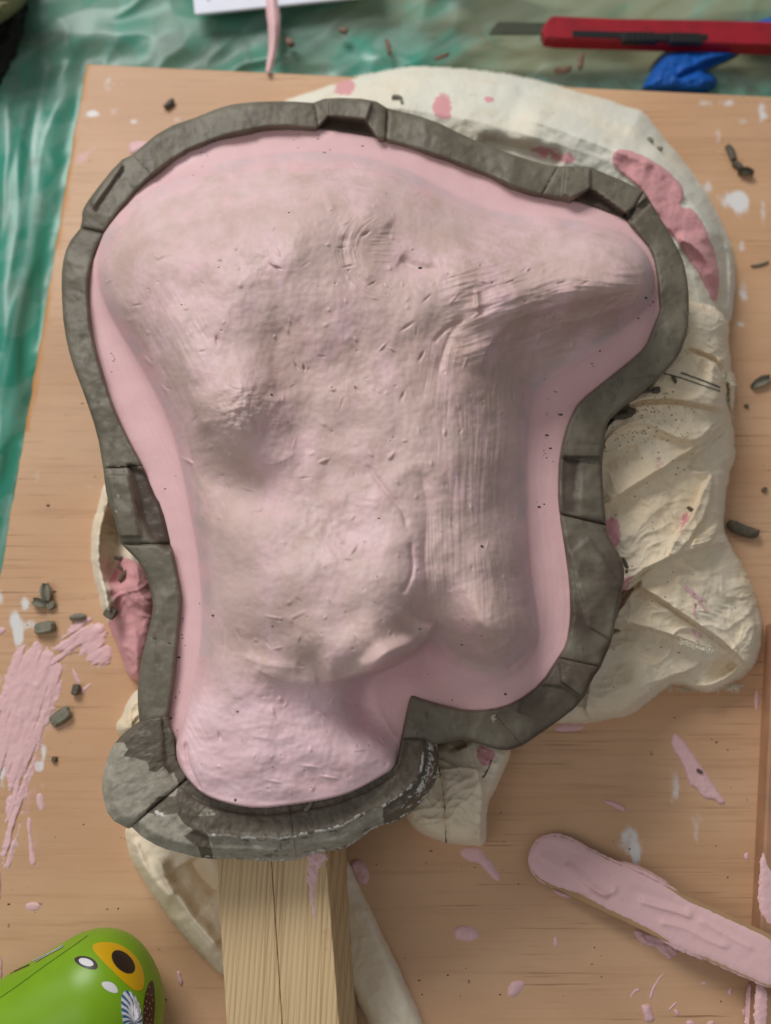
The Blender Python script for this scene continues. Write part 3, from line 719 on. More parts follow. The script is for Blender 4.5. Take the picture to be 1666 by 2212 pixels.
for cx, cy, a, ln, wd, am in [(790, 505, -30, 9, 3, -1), (1035, 572, 0, 7, 3, -.8), (1035, 572, 0, 4, 2, 1.2), (657, 795, 80, 6, 2, -1.2), (770, 840, 60, 6, 2, -1), (718, 840, 20, 6, 4, .9), (718, 838, 0, 3, 2, -1.4), (640, 790, 60, 8, 2, -.8),
    (590, 570, 40, 12, 3, 1.0), (600, 578, 20, 8, 2, -.9), (700, 995, -20, 10, 3, .9), (845, 985, -50, 10, 4, 1.0), (405, 995, 30, 12, 4, 1.2), (320, 780, 50, 14, 4, 1.0), (355, 840, 55, 12, 3, .9), (560, 1100, -20, 8, 5, .9), (548, 1108, 0, 5, 4, -.8), (765, 1185, -60, 11, 3, .8), (870, 855, -70, 10, 3, -.9),
    (910, 770, -60, 12, 3, -1), (880, 705, -35, 14, 3, -.8), (1320, 650, -30, 16, 4, 1.0), (1180, 655, -10, 14, 4, -.8), (960, 935, 85, 8, 3, .7), (1000, 1390, 0, 14, 3, .7), (470, 735, 80, 8, 4, -1.0), (350, 560, -30, 14, 4, -.8), (640, 1330, -25, 18, 4, .6), (590, 1540, 70, 10, 4, .7), (475, 1590, 70, 9, 3, -.8), (1265, 560, -10, 26, 4, .6)]:
    stamp(cx, cy, a, ln, wd, am)
# the neck is a thicker, creamier coat: folds of paste
nk = smooth(Y, 1440, 1520) * smooth(dBd, 3, 14)
Z += nk * (0.32 * fbm(X / 70, Y / 45, 120, 3, .5) + .10 * (1 - np.abs(fbm(X / 50, Y / 30, 121, 2)) * 2))
for k in range(5):
    cx = rng.uniform(420, 830); cy = rng.uniform(1500, 1690); a = rng.uniform(-40, 40)
    stamp(cx, cy, a, rng.uniform(8, 18), rng.uniform(2.2, 3.5), rng.uniform(.3, .7))
Zs = R + Z
Zs = np.where(dO < 2, Zs - np.clip((2 - dO) / 10, 0, 1) ** 2 * 6, Zs)
thick = np.clip(1.25 * smooth(-dBd + 16 * fbm(X / 70, Y / 70, 134, 2), -50, 12) + 1.0 * smooth(Y, 1430, 1530) * smooth(X, 300, 420) + 0.42 * gauss(X, Y, 430, 620, 130, 200) + .35 * gauss(X, Y, 700, 1080, 260, 120) + .4 * gauss(X, Y, 650, 380, 400, 90) - .15 + .25 * fbm(X / 90, Y / 90, 130, 3), 0, 1.2)
cool = np.clip(smooth(dBd, -2, 6) * smooth(34 - dBd, 0, 24) * (.6 + fbm(X / 60, Y / 60, 131, 3)) * (Y < 1420), 0, 1)
torso = empty('silicone_coated_sculpture', tuple(at(760, 1000, R - 2)), 'lumpy torso-shaped sculpture coated in pale pink silicone inside the clay wall', 'sculpture')
coat = field_mesh('silicone_coat', X, Y, Zs, dO > -9, M_SIL, torso, {'thick': thick, 'cool': cool, 'cream': np.clip(smooth(Y, 1430, 1540) * smooth(X, 370, 420) * smooth(dBd, -6, 10) * (.8 + .4 * fbm(X / 80, Y / 80, 133, 2)) + (.45 * gauss(X, Y, 600, 395, 330, 75) + .5 * gauss(X, Y, 410, 610, 110, 170) + .5 * gauss(X, Y, 1230, 520, 240, 60, 12) + .35 * gauss(X, Y, 740, 1130, 220, 170) + .4 * gauss(X, Y, 480, 820, 80, 70)) * (.7 + .9 * fbm(X / 55, Y / 55, 136, 3)), 0, 1)})
SC_BVH = None
SX, SY, SZ = X, Y, Zs
def torso_z(x, y):
    j = int(round((x - SX[0, 0]) / ST)); i = int(round((y - SY[0, 0]) / ST))
    return SZ[min(max(i, 0), SZ.shape[0] - 1), min(max(j, 0), SZ.shape[1] - 1)]

# ------------------------------------------------------------------ clay wall round the sculpture
def resample(P, n):
    P = np.asarray(P, float); L = np.concatenate([[0], np.cumsum(np.hypot(*(P[1:] - P[:-1]).T))])
    s = np.linspace(0, L[-1], n); return np.stack([np.interp(s, L, P[:, 0]), np.interp(s, L, P[:, 1])], 1), L[-1]

FAC = [  # outline, change of height (mm), dampness: knife cuts and sockets
 (TA([(1332, 548), (1385, 492), (1535, 508), (1600, 600), (1500, 640), (1330, 600)]), -4.5, 1.0),
 (TB([(822, 850), (905, 795), (985, 850), (1062, 905), (1062, 945), (940, 900)]), -4.5, 1.0),
 (TE([(545, -40), (625, -5), (690, 130), (730, 300), (705, 320), (640, 270), (590, 180), (580, 100)]), -5.0, 1.0),
 (TD([(790, 925), (860, 930), (850, 1166), (775, 1166)]), -2.2, .8),
 (TD([(790, 880), (948, 880), (945, 925), (790, 925)]), 1.4, 0),
 (TF([(775, 790), (915, 830), (880, 940), (780, 870)]), 1.6, 0),
 (TF([(640, 880), (780, 890), (880, 950), (740, 1050), (600, 1000)]), -1.0, .6),
 (TA([(1385, 412), (1570, 420), (1545, 505), (1385, 492)]), 1.8, 0),
 (TB([(800, 700), (905, 705), (905, 795), (825, 835), (790, 820)]), 2.0, 0),
 (TA([(375, 840), (500, 680), (520, 700), (395, 880)]), 1.8, 0),
 (TE([(450, 0), (540, 0), (575, 160), (590, 260), (500, 260), (470, 130)]), 2.0, 0),
 (TF([(820, 330), (900, 260), (1040, 480), (1000, 700), (900, 640)]), 1.0, 0),
 (TB([(1045, 905), (1150, 830), (1165, 850), (1075, 935)]), -2.0, .5),
]
vor = rng.uniform([100, 150], [1600, 1950], (230, 2))
def scallop(X, Y):
    d = np.full(X.shape, 1e18)
    for c in vor:
        d = np.minimum(d, (X - c[0]) ** 2 + ((Y - c[1])) ** 2)
    return np.minimum(d, 4200) / 4200.0
DRY1 = ZK([(230, 320), (310, 320), (345, 380), (300, 440), (420, 450), (510, 490), (520, 560), (590, 570), (640, 530), (700, 580), (740, 560), (770, 680), (750, 780), (600, 770), (500, 900), (600, 930), (760, 910), (810, 990), (890, 1060), (820, 1110), (940, 1200), (960, 1300), (700, 1280), (450, 1190), (370, 1080), (100, 930), (80, 560), (130, 430)])
DRY2 = ZK([(1010, 1050), (1240, 1100), (1666, 1090), (2000, 1050), (2300, 950), (2500, 800), (2500, 1400), (1400, 1400), (1060, 1290), (1030, 1150)])
DRY3 = [(440, 1745), (480, 1750), (462, 1765), (425, 1765)]
wall = empty('clay_wall', tuple(at(760, 1000, R - 12)), 'dark grey clay wall of cut slabs around the pink sculpture', 'clay wall')

def slab(inn, out, nt=22, label=None, top=3.2, depth=13.0, collar=False, gap=(1, 1), name='clay_slab'):
    _, L1 = resample(inn, 5); _, L2 = resample(out, 5); n = max(8, int(max(L1, L2) / 2.6))
    A, _ = resample(smooth_line(inn, 1), n); B, _ = resample(smooth_line(out, 1), n)
    t = np.linspace(0, 1, nt)[None, :, None]
    G = A[:, None, :] * (1 - t) + B[:, None, :] * t
    X, Y = G[..., 0], G[..., 1]; T = np.broadcast_to(t[..., 0], X.shape); S = np.broadcast_to(np.linspace(0, 1, n)[:, None] * (L1 + L2) / 2, X.shape)
    tot = (L1 + L2) / 2; wid = np.linalg.norm(A - B, axis=1)[:, None]
    h = top + 1.2 * scallop(X, Y) + 0.5 * fbm(X / 60, Y / 60, 140, 3) + .14 * fbm(X / 18, Y / 18, 141, 3) + .5 * np.maximum(fbm(X / 40, Y / 40, 143, 2) - .2, 0)
    ein = T * wid; eo = (1 - T) * wid
    damp_shade = np.zeros(X.shape); dry = np.zeros(X.shape) + .02; chalk = np.zeros(X.shape)
    if collar:
        h = h + 2.2 + 0.8 * smooth(T, .10, .14) - 1.0 * np.exp(-((T - .13) / .03) ** 2)
        q = T + .03 * fbm(X / 30, Y / 30, 150, 3)
        m2 = smooth(X, 380, 470)
        h = h - m2 * (2.4 * smooth(q, .60, .66) + 2.5 * smooth(q, .8, 1.0)) + m2 * .9 * np.exp(-((q - .56) / .05) ** 2)
        h = h - 5 * (1 - smooth(eo, -1, 26)) 
        h = h + .3 * fbm(X / 20, Y / 20, 152, 4, .6)
        dry = dry + .85 * smooth(poly_sdf(DRY1, X, Y), -4, 4) + .68 * smooth(poly_sdf(DRY2, X, Y), -4, 4) * smooth(q, .52, .6) + .6 * smooth(poly_sdf(DRY3, X, Y), -3, 3)
        dry = np.minimum(dry, .9)
        chalk = m2 * (.75 * np.exp(-((q - .585) / .035) ** 2)) * smooth(fbm(X / 60, Y / 60, 155, 2), -.25, .1) + .6 * smooth(X, 840, 900) * np.exp(-((q - .8) / .12) ** 2) + .5 * m2 * np.exp(-((q - .98) / .03) ** 2)
        chalk += .9 * gauss(X, Y, 345, 1758, 16, 6, 20)
        damp_shade = damp_shade + .35 * (1 - dry)
    else:
        h = h - 1.8 * (np.exp(-ein / 1.8) + np.exp(-eo / 2.2)) - .8 * np.exp(-eo / 16)
        dry = dry + .10 * smooth(fbm(X / 55, Y / 55, 160, 3), .25, .5)
        dry = dry + .30 * gauss(X, Y, 255, 1070, 12, 60, -10) + .27 * gauss(X, Y, 1330, 395, 34, 10, 25) + .25 * gauss(X, Y, 1070, 1570, 22, 34) + .25 * gauss(X, Y, 1250, 1460, 22, 30) + .27 * gauss(X, Y, 1160, 1590, 34, 12, -20)
        damp_shade = damp_shade + np.clip(.75 * smooth(Y, 900, 1400) * smooth(X, 900, 1250) * (0.7 + fbm(X / 80, Y / 80, 161, 2)), 0, 1)  # lower right darkened in colour, as if less light fell there
        for P, dz, dm in FAC:
            P = np.asarray(P)
            if P[:, 0].max() < X.min() or P[:, 0].min() > X.max() or P[:, 1].max() < Y.min() or P[:, 1].min() > Y.max(): continue
            sw = 9 if (dz == -5.0 or dz == -2.2) else 2.5; m = smooth(poly_sdf(P, X, Y), -sw, sw); h = h + dz * (.6 if sw == 9 else 1) * m; damp_shade = np.maximum(damp_shade, dm * m)
            dry = dry * (1 - .8 * m * (dz < 0)) + .04 * m * (dz > 0)
    if gap[0]: h = h - gap[0] * (1.9 * np.exp(-S / 2.2) + .6 * np.exp(-S / 12))
    if gap[1]: h = h - gap[1] * (1.9 * np.exp(-(tot - S) / 2.2) + .6 * np.exp(-(tot - S) / 12))
    V = at(X, Y, R + h)
    bot = V[:, ::nt - 1].copy()
    cen = (V[:, :1] + V[:, -1:]) / 2
    zb = (R + top - depth) * MM
    bi = V[:, 0].copy(); bo = V[:, -1].copy()
    mid = (bi + bo) / 2
    bi2 = bi + (mid - bi) * .12; bo2 = bo + (mid - bo) * .12; bi2[:, 2] = zb; bo2[:, 2] = zb
    VV = np.concatenate([bi2[:, None], V, bo2[:, None]], 1); m = nt + 2
    pad = lambda a: np.concatenate([a[:, :1], a, a[:, -1:]], 1)
    idx = np.arange(n * m).reshape(n, m)
    F = np.stack([idx[:-1, :-1].ravel(), idx[:-1, 1:].ravel(), idx[1:, 1:].ravel(), idx[1:, :-1].ravel()], 1)
    Fb = np.stack([idx[:-1, -1], idx[:-1, 0], idx[1:, 0], idx[1:, -1]], 1)
    Fe = np.array([[idx[e, k], idx[e, k + 1], idx[e, m - 2 - k], idx[e, m - 1 - k]] for e in (0, n - 1) for k in range(m // 2 - 1)])
    o = link_mesh(name, VV.reshape(-1, 3), np.vstack([F, Fb, Fe]), M_CLAY, wall, {'damp_shade': pad(damp_shade), 'dry': pad(dry), 'chalk': pad(chalk)})
    if label: o['label'] = label
    return o

def cut(P, a, b):
    P = np.asarray(P, float); ia = np.argmin(np.hypot(P[:, 0] - a[0], P[:, 1] - a[1])); ib = np.argmin(np.hypot(P[:, 0] - b[0], P[:, 1] - b[1]))
    return P[ia:ib + 1]
O_L = [(302, 1566), (300, 1545), (297, 1513), (300, 1447), (318, 1375), (331, 1318), (328, 1282), (308, 1221), (262, 1175), (246, 1118), (244, 1111), (231, 1077), (223, 1010), (210, 934), (180, 846), (154, 780), (138, 708), (133, 631), (134, 574), (146, 528), (174, 492), (178, 470), (177, 456), (195, 426), (256, 349), (287, 333), (354, 277), (431, 251), (477, 231), (528, 221), (616, 218), (677, 222), (708, 210), (805, 214), (838, 234)]
O_R = [(838, 234), (929, 256), (1001, 292), (1067, 320), (1170, 354), (1205, 359), (1216, 359), (1273, 359), (1288, 367), (1340, 388), (1391, 413), (1406, 436), (1447, 505), (1468, 544), (1478, 569), (1487, 616), (1489, 667), (1486, 718), (1468, 769), (1432, 810), (1391, 841), (1344, 877), (1313, 908), (1306, 949), (1301, 1005), (1303, 1057), (1308, 1111), (1310, 1134), (1311, 1154), (1344, 1205), (1350, 1241), (1344, 1282), (1329, 1344), (1324, 1380), (1298, 1441), (1280, 1467), (1257, 1518), (1201, 1562), (1129, 1611), (1088, 1624), (1037, 1606), (1006, 1595), (970, 1603), (940, 1600), (868, 1596)]
dk = lambda P: [(x + 0.0, y + 0.0) for x, y in P]
def pair(PI, PO, a, b, c, d, **k): slab(cut(PI, a, b), cut(PO, c, d), **k)
pair(RIM_IN_L, O_L, (360, 1568), (382, 1395), (302, 1566), (318, 1375), gap=(.3, .05))
pair(RIM_IN_L, O_L, (382, 1395), (369, 1175), (318, 1375), (262, 1175), gap=(.05, .8))
pair(RIM_IN_L, O_L, (369, 1175), (308, 1005), (262, 1175), (223, 1010), gap=(.8, .5), label='clay slab with a scraped pale outer side and a dark inner cut')
pair(RIM_IN_L, O_L, (308, 1005), (226, 503), (223, 1010), (174, 492), gap=(.2, .9))
pair(RIM_IN_L, O_L, (226, 503), (328, 380), (174, 492), (287, 333), gap=(.8, .12))
pair(RIM_IN_L, O_L, (328, 380), (687, 280), (287, 333), (677, 222), gap=(.12, .12))
pair(RIM_IN_L, O_L, (687, 280), (834, 303), (677, 222), (838, 234), gap=(.5, 1), label='clay slab with a dark brown notch cut in its inner edge')
pair(RIM_IN_R, O_R, (834, 303), (1170, 423), (838, 234), (1205, 359), gap=(.9, .3))
pair(RIM_IN_R, O_R, (1170, 423), (1355, 477), (1205, 359), (1391, 413), gap=(.3, .9), label='clay slab with a dark triangular notch at the upper right')
pair(RIM_IN_R, O_R, (1355, 477), (1303, 826), (1391, 413), (1432, 810), gap=(.8, .03))
pair(RIM_IN_R, O_R, (1303, 826), (1209, 990), (1432, 810), (1301, 1005), gap=(.03, .1))
pair(RIM_IN_R, O_R, (1209, 990), (1210, 1111), (1301, 1005), (1310, 1134), gap=(.1, 1.4))
pair(RIM_IN_R, O_R, (1210, 1111), (1206, 1421), (1310, 1134), (1298, 1441), gap=(1.2, .4))
pair(RIM_IN_R, O_R, (1206, 1421), (1062, 1534), (1298, 1441), (1129, 1611), gap=(.4, .1))
slab([(1062, 1534), (1006, 1536), (955, 1524), (914, 1511), (888, 1500)], [(1129, 1611), (1088, 1624), (1037, 1606), (1006, 1595), (970, 1603), (940, 1608), (905, 1606), (868, 1600)], gap=(.1, .5))
ck = dict(collar=True, nt=44, name='clay_collar', depth=19.0)
slab([(357, 1548), (374, 1590), (377, 1614), (382, 1648), (405, 1682)], [(303, 1556), (267, 1583), (238, 1618), (221, 1680), (221, 1716), (236, 1768), (277, 1790)], gap=(.2, 1.2), label='broad rounded end of the clay collar with pale dried skin', **ck)
slab([(405, 1682), (439, 1714), (492, 1734), (554, 1746), (626, 1738)], [(284, 1786), (308, 1809), (349, 1832), (390, 1842), (436, 1855), (513, 1855), (590, 1861), (641, 1857)], gap=(1.0, .1), **ck)
slab([(626, 1738), (718, 1724), (770, 1706), (821, 1678), (857, 1657), (864, 1625), (870, 1596)], [(641, 1857), (682, 1842), (744, 1834), (769, 1819), (811, 1786), (862, 1775), (914, 1732), (944, 1686), (950, 1645), (943, 1598)], gap=(.1, .6), **ck)
# bed of clay under the wall
PB = (np.array(smooth_poly(OUT, 1)) - np.array([760, 950])) * 0.99 + np.array([760, 950])
T = at(PB[:, 0], PB[:, 1], R - 6); B = T.copy(); B[:, :2] = T.mean(0)[:2] + (B[:, :2] - T.mean(0)[:2]) * .86; B[:, 2] = 0.003
nb = len(T); link_mesh('clay_bed', np.vstack([T, B]), [list(range(nb)), [nb + i for i in range(nb)][::-1]] + [[i, (i + 1) % nb, nb + (i + 1) % nb, nb + i] for i in range(nb)], M_CLAY, wall)

# ------------------------------------------------------------------ cotton cloth bundled under the sculpture
cloth = empty('cotton_cloth', tuple(at(1000, 1100, 0.5)), 'crumpled cream cotton cloth bunched under the clay wall with pink stains', 'cloth')
def cloth_piece(P, h_fn, folds=(), stains=(), name='cloth_fold', w=30, seed=0, step=2.5, wob=3.0, fuzz=0, it=2, hem=None, lump=1.5, pale=0.0, cr=.6, fs=1.35):
    P = smooth_poly(P, it); X, Y = grid_axes(*bounds(P, 10), step)
    d = poly_sdf(P, X, Y) + wob * fbm(X / 40, Y / 40, seed, 3) + fuzz * fbm(X / 7, Y / 7, seed + 1, 2)
    prof = np.where(d > 0, 1 - np.exp(-(np.maximum(d, 0) / w) ** .8), d / 12)
    hh = h_fn(X, Y) if callable(h_fn) else h_fn
    Z = hh * prof
    e = smooth(d, 0, 16)
    Z += e * (lump * fbm(X / 90, Y / 90, seed + 4, 3) + .35 * fbm(X / 30, Y / 30, seed + 5, 3))
    for f in folds: Z += e * fold(X, Y, f[0], f[1] * fs, f[2], f[3] * 1.5, *f[4:])
    if cr:
        wx = X + 40 * fbm(X / 110, Y / 110, seed + 20, 2); wy = Y + 40 * fbm(X / 110, Y / 110, seed + 21, 2)
        for k, (a, l1, l2, amp) in enumerate([(-.5, 230, 60, 1.5), (.5, 190, 48, 1.1), (-.9, 120, 30, .5), (.1, 110, 26, .4)]):
            c_, s_ = math.cos(a), math.sin(a); nn = perlin((wx * c_ + wy * s_) / l1, (-wx * s_ + wy * c_) / l2, seed + 22 + k) * 2
            Z += e * cr * amp * (1.5 * np.exp(-np.abs(nn) * 4.5) - .6)
    st = np.zeros(X.shape)
    for s in stains:
        if len(s) == 3 and not isinstance(s[0], (int, float)):
            m = smooth(poly_sdf(smooth_poly(s[0], 1), X, Y), -5, 5) * s[1]; st = np.maximum(st, m); Z += e * s[2] * m * (1 + .35 * fbm(X / 34, Y / 34, seed + 8, 3))
        else:
            st = np.maximum(st, s[5] * gauss(X, Y, *s[:5], 1.6)); Z += .5 * gauss(X, Y, *s[:5], 2.0) * (s[5] > .8)
    return field_mesh(name, X, Y, np.where(d > 0, np.maximum(Z, .4), Z), d > -5, M_CLOTH, cloth, {'stain': st, 'pale': np.full(X.shape, pale)})

up = cloth_piece([(560, 240), (600, 224), (640, 208), (740, 176), (830, 155), (900, 146), (1010, 152), (1110, 165), (1200, 185), (1300, 212), (1370, 235), (1394, 243), (1430, 295), (1480, 350), (1530, 420), (1565, 490), (1590, 560), (1588, 640), (1575, 720), (1480, 760), (1400, 600), (1300, 470), (1150, 420), (900, 330), (700, 280)],
  lambda X, Y: 38 + 6 * smooth(X, 800, 1200) - 8 * smooth(X, 1380, 1600) - 10 * smooth(760 - X, 0, 200),
  [(TB([(560, 480), (700, 520), (850, 575), (1010, 640), (1200, 700), (1290, 790), (1400, 950), (1440, 1100)]), 6.0, 40, 22),
   (TB([(420, 600), (520, 610), (640, 640), (800, 680)]), -4.5, 16, 18),
   (TB([(560, 370), (800, 460), (1000, 560), (1180, 660)]), -3.0, 20, 30),
   (TB([(1130, 470), (1220, 600), (1320, 760), (1430, 920), (1500, 1080), (1520, 1300)]), 2.5, 14, 20),
   (TB([(1450, 980), (1475, 1060), (1480, 1166), (1475, 1300)]), -3.5, 6, 8),
   (TB([(1265, 1000), (1350, 1040), (1400, 1110), (1440, 1200)]), 4.0, 12, 8),
   (TB([(250, 330), (400, 330), (700, 380), (1000, 470)]), 1.5, 20, 20)],
  [(955, 232, 21, 28, 0, 1.2), (745, 188, 24, 17, -20, 1.2), (1057, 215, 11, 7, 0, .9), (600, 222, 40, 10, -15, .55), (1195, 330, 60, 18, 10, .55), (1215, 340, 25, 14, 10, .8), (1010, 275, 12, 8, 0, .3),
   (TB([(1000, 640), (1040, 625), (1160, 670), (1280, 760), (1300, 830), (1275, 870), (1340, 880), (1400, 980), (1440, 1110), (1448, 1200), (1430, 1290), (1380, 1180), (1300, 1060), (1250, 985), (1200, 940), (1130, 800), (1000, 700)]), 1.3, 1.2)], w=34, seed=200, name='cloth_panel', pale=.7, cr=.1, wob=1.5, lump=.9)
LAY = [  # overlapping folds of the bundle, lowest first: outline, height, lip
 (TF([(860, 1060), (900, 800), (1010, 625), (1150, 650), (1300, 700), (1400, 745), (1545, 790), (1450, 830), (1330, 830), (1250, 860), (1190, 900), (1110, 955), (1060, 1010)]), 24, 2.5),
 (TF([(1280, 840), (1400, 775), (1540, 790), (1500, 840), (1420, 880), (1330, 890)]), 20, 3),
 (TF([(980, 620), (1100, 440), (1180, 515), (1300, 600), (1450, 700), (1545, 785), (1400, 744), (1300, 702), (1150, 652), (1040, 632)]), 31, 2.5),
 (TF([(1080, 460), (1200, 340), (1320, 300), (1480, 250), (1560, 370), (1640, 560), (1670, 700), (1640, 860), (1552, 800), (1450, 702), (1300, 602), (1180, 518)]), 36, 3),
 (TF([(900, 100), (1300, -120), (1560, -150), (1560, 100), (1500, 285), (1400, 308), (1320, 328), (1200, 372), (1100, 432), (1040, 472), (960, 420)]), 42, 4),
 (TF([(1215, 345), (1260, 250), (1330, 160), (1380, 30), (1420, -20), (1430, 60), (1400, 170), (1340, 270), (1270, 345)]), 45, 2),
 (TF([(1310, 318), (1350, 240), (1400, 230), (1470, 160), (1500, 200), (1440, 250), (1400, 300)]), 44, 2),
 (TD([(1450, 830), (1500, 760), (1560, 800), (1545, 960), (1440, 1000), (1340, 990), (1300, 960)]), 38, 2),
 (TD([(900, 1180), (960, 800), (1150, 690), (1380, 712), (1504, 752), (1440, 812), (1350, 895), (1200, 988), (1080, 1062), (965, 1142)]), 47, 3.5),
 (TD([(940, 820), (1060, 700), (1250, 690), (1380, 712), (1504, 752), (1430, 790), (1400, 830), (1350, 872), (1260, 852), (1150, 792), (1070, 792), (1000, 840), (960, 900)]), 50, 2.5),
 (TD([(1000, 640), (1250, 420), (1330, 470), (1440, 520), (1500, 640), (1506, 748), (1400, 716), (1250, 688), (1130, 690), (1050, 720)]), 53, 2.5),
 (TD([(1200, 420), (1290, 200), (1500, 200), (1560, 330), (1520, 480), (1500, 620), (1440, 522), (1395, 500), (1340, 475), (1270, 470)]), 55, 2.0),
]
def bundle_h(X, Y):
    Z = np.full(X.shape, 17.0)
    for k, (P, h, lip) in enumerate(LAY):
        m = smooth(poly_sdf(smooth_poly(P, 1), X, Y), -26, -8)
        Z = np.maximum(Z, (h - 7.5 - 13 * smooth(X, 1400, 1650)) * m)
    for k, (P, h, lip) in enumerate(LAY):
        d = poly_sdf(smooth_poly(P, 1), X, Y) + 2.0 * fbm(X / 30, Y / 30, 260 + k, 2)
        m = smooth(d, -1.0, 8.0)
        hl = h - 3 + lip * np.exp(-np.maximum(d, 0) / 26.0) - 13 * smooth(X, 1400, 1650) + .8 * fbm(X / 70, Y / 45, 280 + k, 3)
        Z = Z * (1 - m) + hl * m
    return Z
ridge_f = [
  (TD([(1290, 262), (1400, 268), (1470, 300), (1500, 345)]), 1.6, 7, 5),
  (TD([(1290, 320), (1400, 322), (1480, 365)]), .9, 7, 6),
  (TD([(960, 970), (1000, 930), (1050, 900), (1110, 880)]), -2.5, 10, 12),
  (TD([(1330, 700), (1400, 640), (1440, 560), (1430, 500)]), 1.4, 14, 14),
  (TF([(1480, 290), (1530, 380), (1540, 450)]), -2.0, 12, 12),
  (TF([(1600, 800), (1620, 650), (1590, 560)]), -2.5, 6, 8),
  (TF([(1010, 300), (1090, 250), (1180, 150), (1260, 100)]), 1.6, 22, 9),
  (TF([(1250, 440), (1330, 430), (1420, 460), (1500, 540)]), 1.4, 20, 12),
  (TF([(900, 980), (1020, 900), (1180, 850)]), 1.6, 30, 12),
  (TD([(1150, 600), (1260, 640), (1380, 668), (1460, 690)]), 1.6, 24, 9),
]
rt = cloth_piece([(1440, 640), (1500, 640), (1550, 652), (1577, 690), (1575, 760), (1582, 810), (1575, 880), (1580, 905), (1592, 985), (1572, 1035), (1565, 1100), (1568, 1165), (1600, 1210), (1636, 1290), (1650, 1370), (1640, 1430), (1600, 1470), (1548, 1492), (1520, 1500), (1470, 1478), (1440, 1482), (1400, 1520), (1360, 1545), (1290, 1560), (1200, 1566), (1120, 1540), (1130, 1300), (1130, 1100), (1200, 900), (1330, 780)],
  bundle_h,
  ridge_f, [(1318, 1155, 24, 36, 10, 1.0), (1350, 1262, 26, 16, -40, .7), (1335, 1300, 16, 18, 0, .5), (1420, 990, 40, 30, -30, .3), (1480, 1130, 14, 40, 20, .38)], w=11, seed=220, fuzz=1.0, name='cloth_panel', cr=.45, fs=1.3, step=1.8, lump=.6)
# torn strip with a frayed hem above the bundle, and the thin lit hem at the top
cloth_piece(TD([(1380, 480), (1440, 500), (1490, 545), (1520, 600), (1512, 680), (1500, 740), (1478, 700), (1470, 620), (1430, 560)]), 34, [(TD([(1400, 500), (1450, 520), (1495, 560), (1510, 640)]), 3.0, 6, 8)], w=8, seed=241, wob=1.5, fuzz=2)
# left flap
cloth_piece(TE([(440, 20), (415, 130), (385, 240), (380, 320), (400, 440), (425, 560), (470, 660), (500, 730), (530, 830), (555, 870), (620, 860), (680, 600), (640, 400), (560, 200), (500, 60)]), 15,
  [(TE([(470, 40), (430, 160), (405, 280), (412, 400), (440, 520), (450, 620)]), 10.0, 17, 11, .1), (TE([(520, 140), (490, 260), (485, 380), (500, 480)]), -8.0, 22, 30)],
  [(TE([(520, 340), (600, 380), (650, 480), (680, 700), (600, 900), (530, 860), (500, 740), (450, 640), (470, 590), (490, 540), (455, 470), (480, 400)]), 1.3, .5)], w=14, seed=250, wob=2)
cloth_piece([(300, 1485), (283, 1505), (270, 1526), (266, 1545), (248, 1565), (258, 1592), (300, 1620), (350, 1600), (345, 1500)], 26, [([(285, 1510), (275, 1545), (290, 1590)], 2.5, 8, 8)], w=7, seed=255, wob=1)
# drape at the lower left, beside the post
cloth_piece(TG([(520, 300), (535, 440), (600, 560), (690, 690), (780, 810), (870, 900), (960, 980), (1060, 980), (1060, 300), (800, 250)]), 24,
  [(TG([(555, 380), (600, 500), (680, 610), (740, 640)]), 6.0, 12, 14, .1), (TG([(660, 450), (690, 560), (750, 640), (840, 760), (930, 860)]), 7.0, 18, 8, .1), (TG([(800, 470), (850, 560), (920, 610)]), -8.0, 18, 22, .1), (TG([(760, 690), (840, 800), (935, 900)]), 3, 12, 12)], [], w=16, seed=260, wob=2, cr=.1, fs=.9)
# flat tail at the lower right of the post
cloth_piece(TG([(1400, 420), (1475, 480), (1500, 560), (1600, 765), (1680, 930), (1790, 1180), (1850, 1330), (1650, 1330), (1500, 1080), (1420, 900)]), 7, [(TG([(1520, 620), (1600, 850), (1680, 1100), (1720, 1250)]), 1.5, 30, 20)], [], w=6, seed=265, wob=1.5, lump=.6, pale=.4, cr=.1)
# flap below the collar
fl = cloth_piece(TH([(110, 250), (140, 320), (200, 372), (300, 402), (400, 415), (472, 418), (466, 250), (505, 180), (545, 90), (585, -10), (450, -80), (250, -60), (120, 100)]), 22,
  [(TH([(470, 415), (460, 260), (440, 130), (400, 30), (380, -20)]), 5.0, 26, 5, .05), (TH([(262, 60), (290, 200), (298, 400)]), -1.6, 5, 5, .05), (TH([(560, 20), (530, 110), (480, 200)]), 3.0, 8, 10)], [(TH([(420, -20), (520, 20), (470, 90), (430, 60)]), 1.0, .2)], w=7, seed=270, wob=1)
CL_BVH = bvh_of(rt, fl, up)
ribbon_decal('ink_line', TD([(1285, 570), (1340, 590), (1400, 612), (1450, 632)]), 3.0, CL_BVH, M_INK, cloth, .25)
ribbon_decal('ink_line', TD([(1210, 572), (1280, 590), (1350, 615), (1450, 648)]), 2.2, CL_BVH, M_INK, cloth, .25)
ribbon_decal('thread', TH([(262, 80), (285, 160), (292, 260), (298, 400)]), 2.4, CL_BVH, M_BLACKLINE, cloth, .3)
ribbon_decal('thread', TH([(487, 55), (475, 95), (450, 130)]), 2.0, CL_BVH, M_BLACKLINE, cloth, .3)
for P in (TF([(1325, 495), (1345, 515), (1390, 528)]), TF([(1300, 470), (1350, 505), (1370, 545), (1395, 575)]), TF([(1345, 540), (1338, 570), (1350, 600)]), TF([(1335, 650), (1345, 690), (1360, 712)]), TF([(1345, 660), (1375, 680)])):
    q = stroke_poly(P, 7, 4)
    decal('silicone_smear', [tuple(v) for v in q], CL_BVH, M_PINK, cloth, .3, 3, 0)
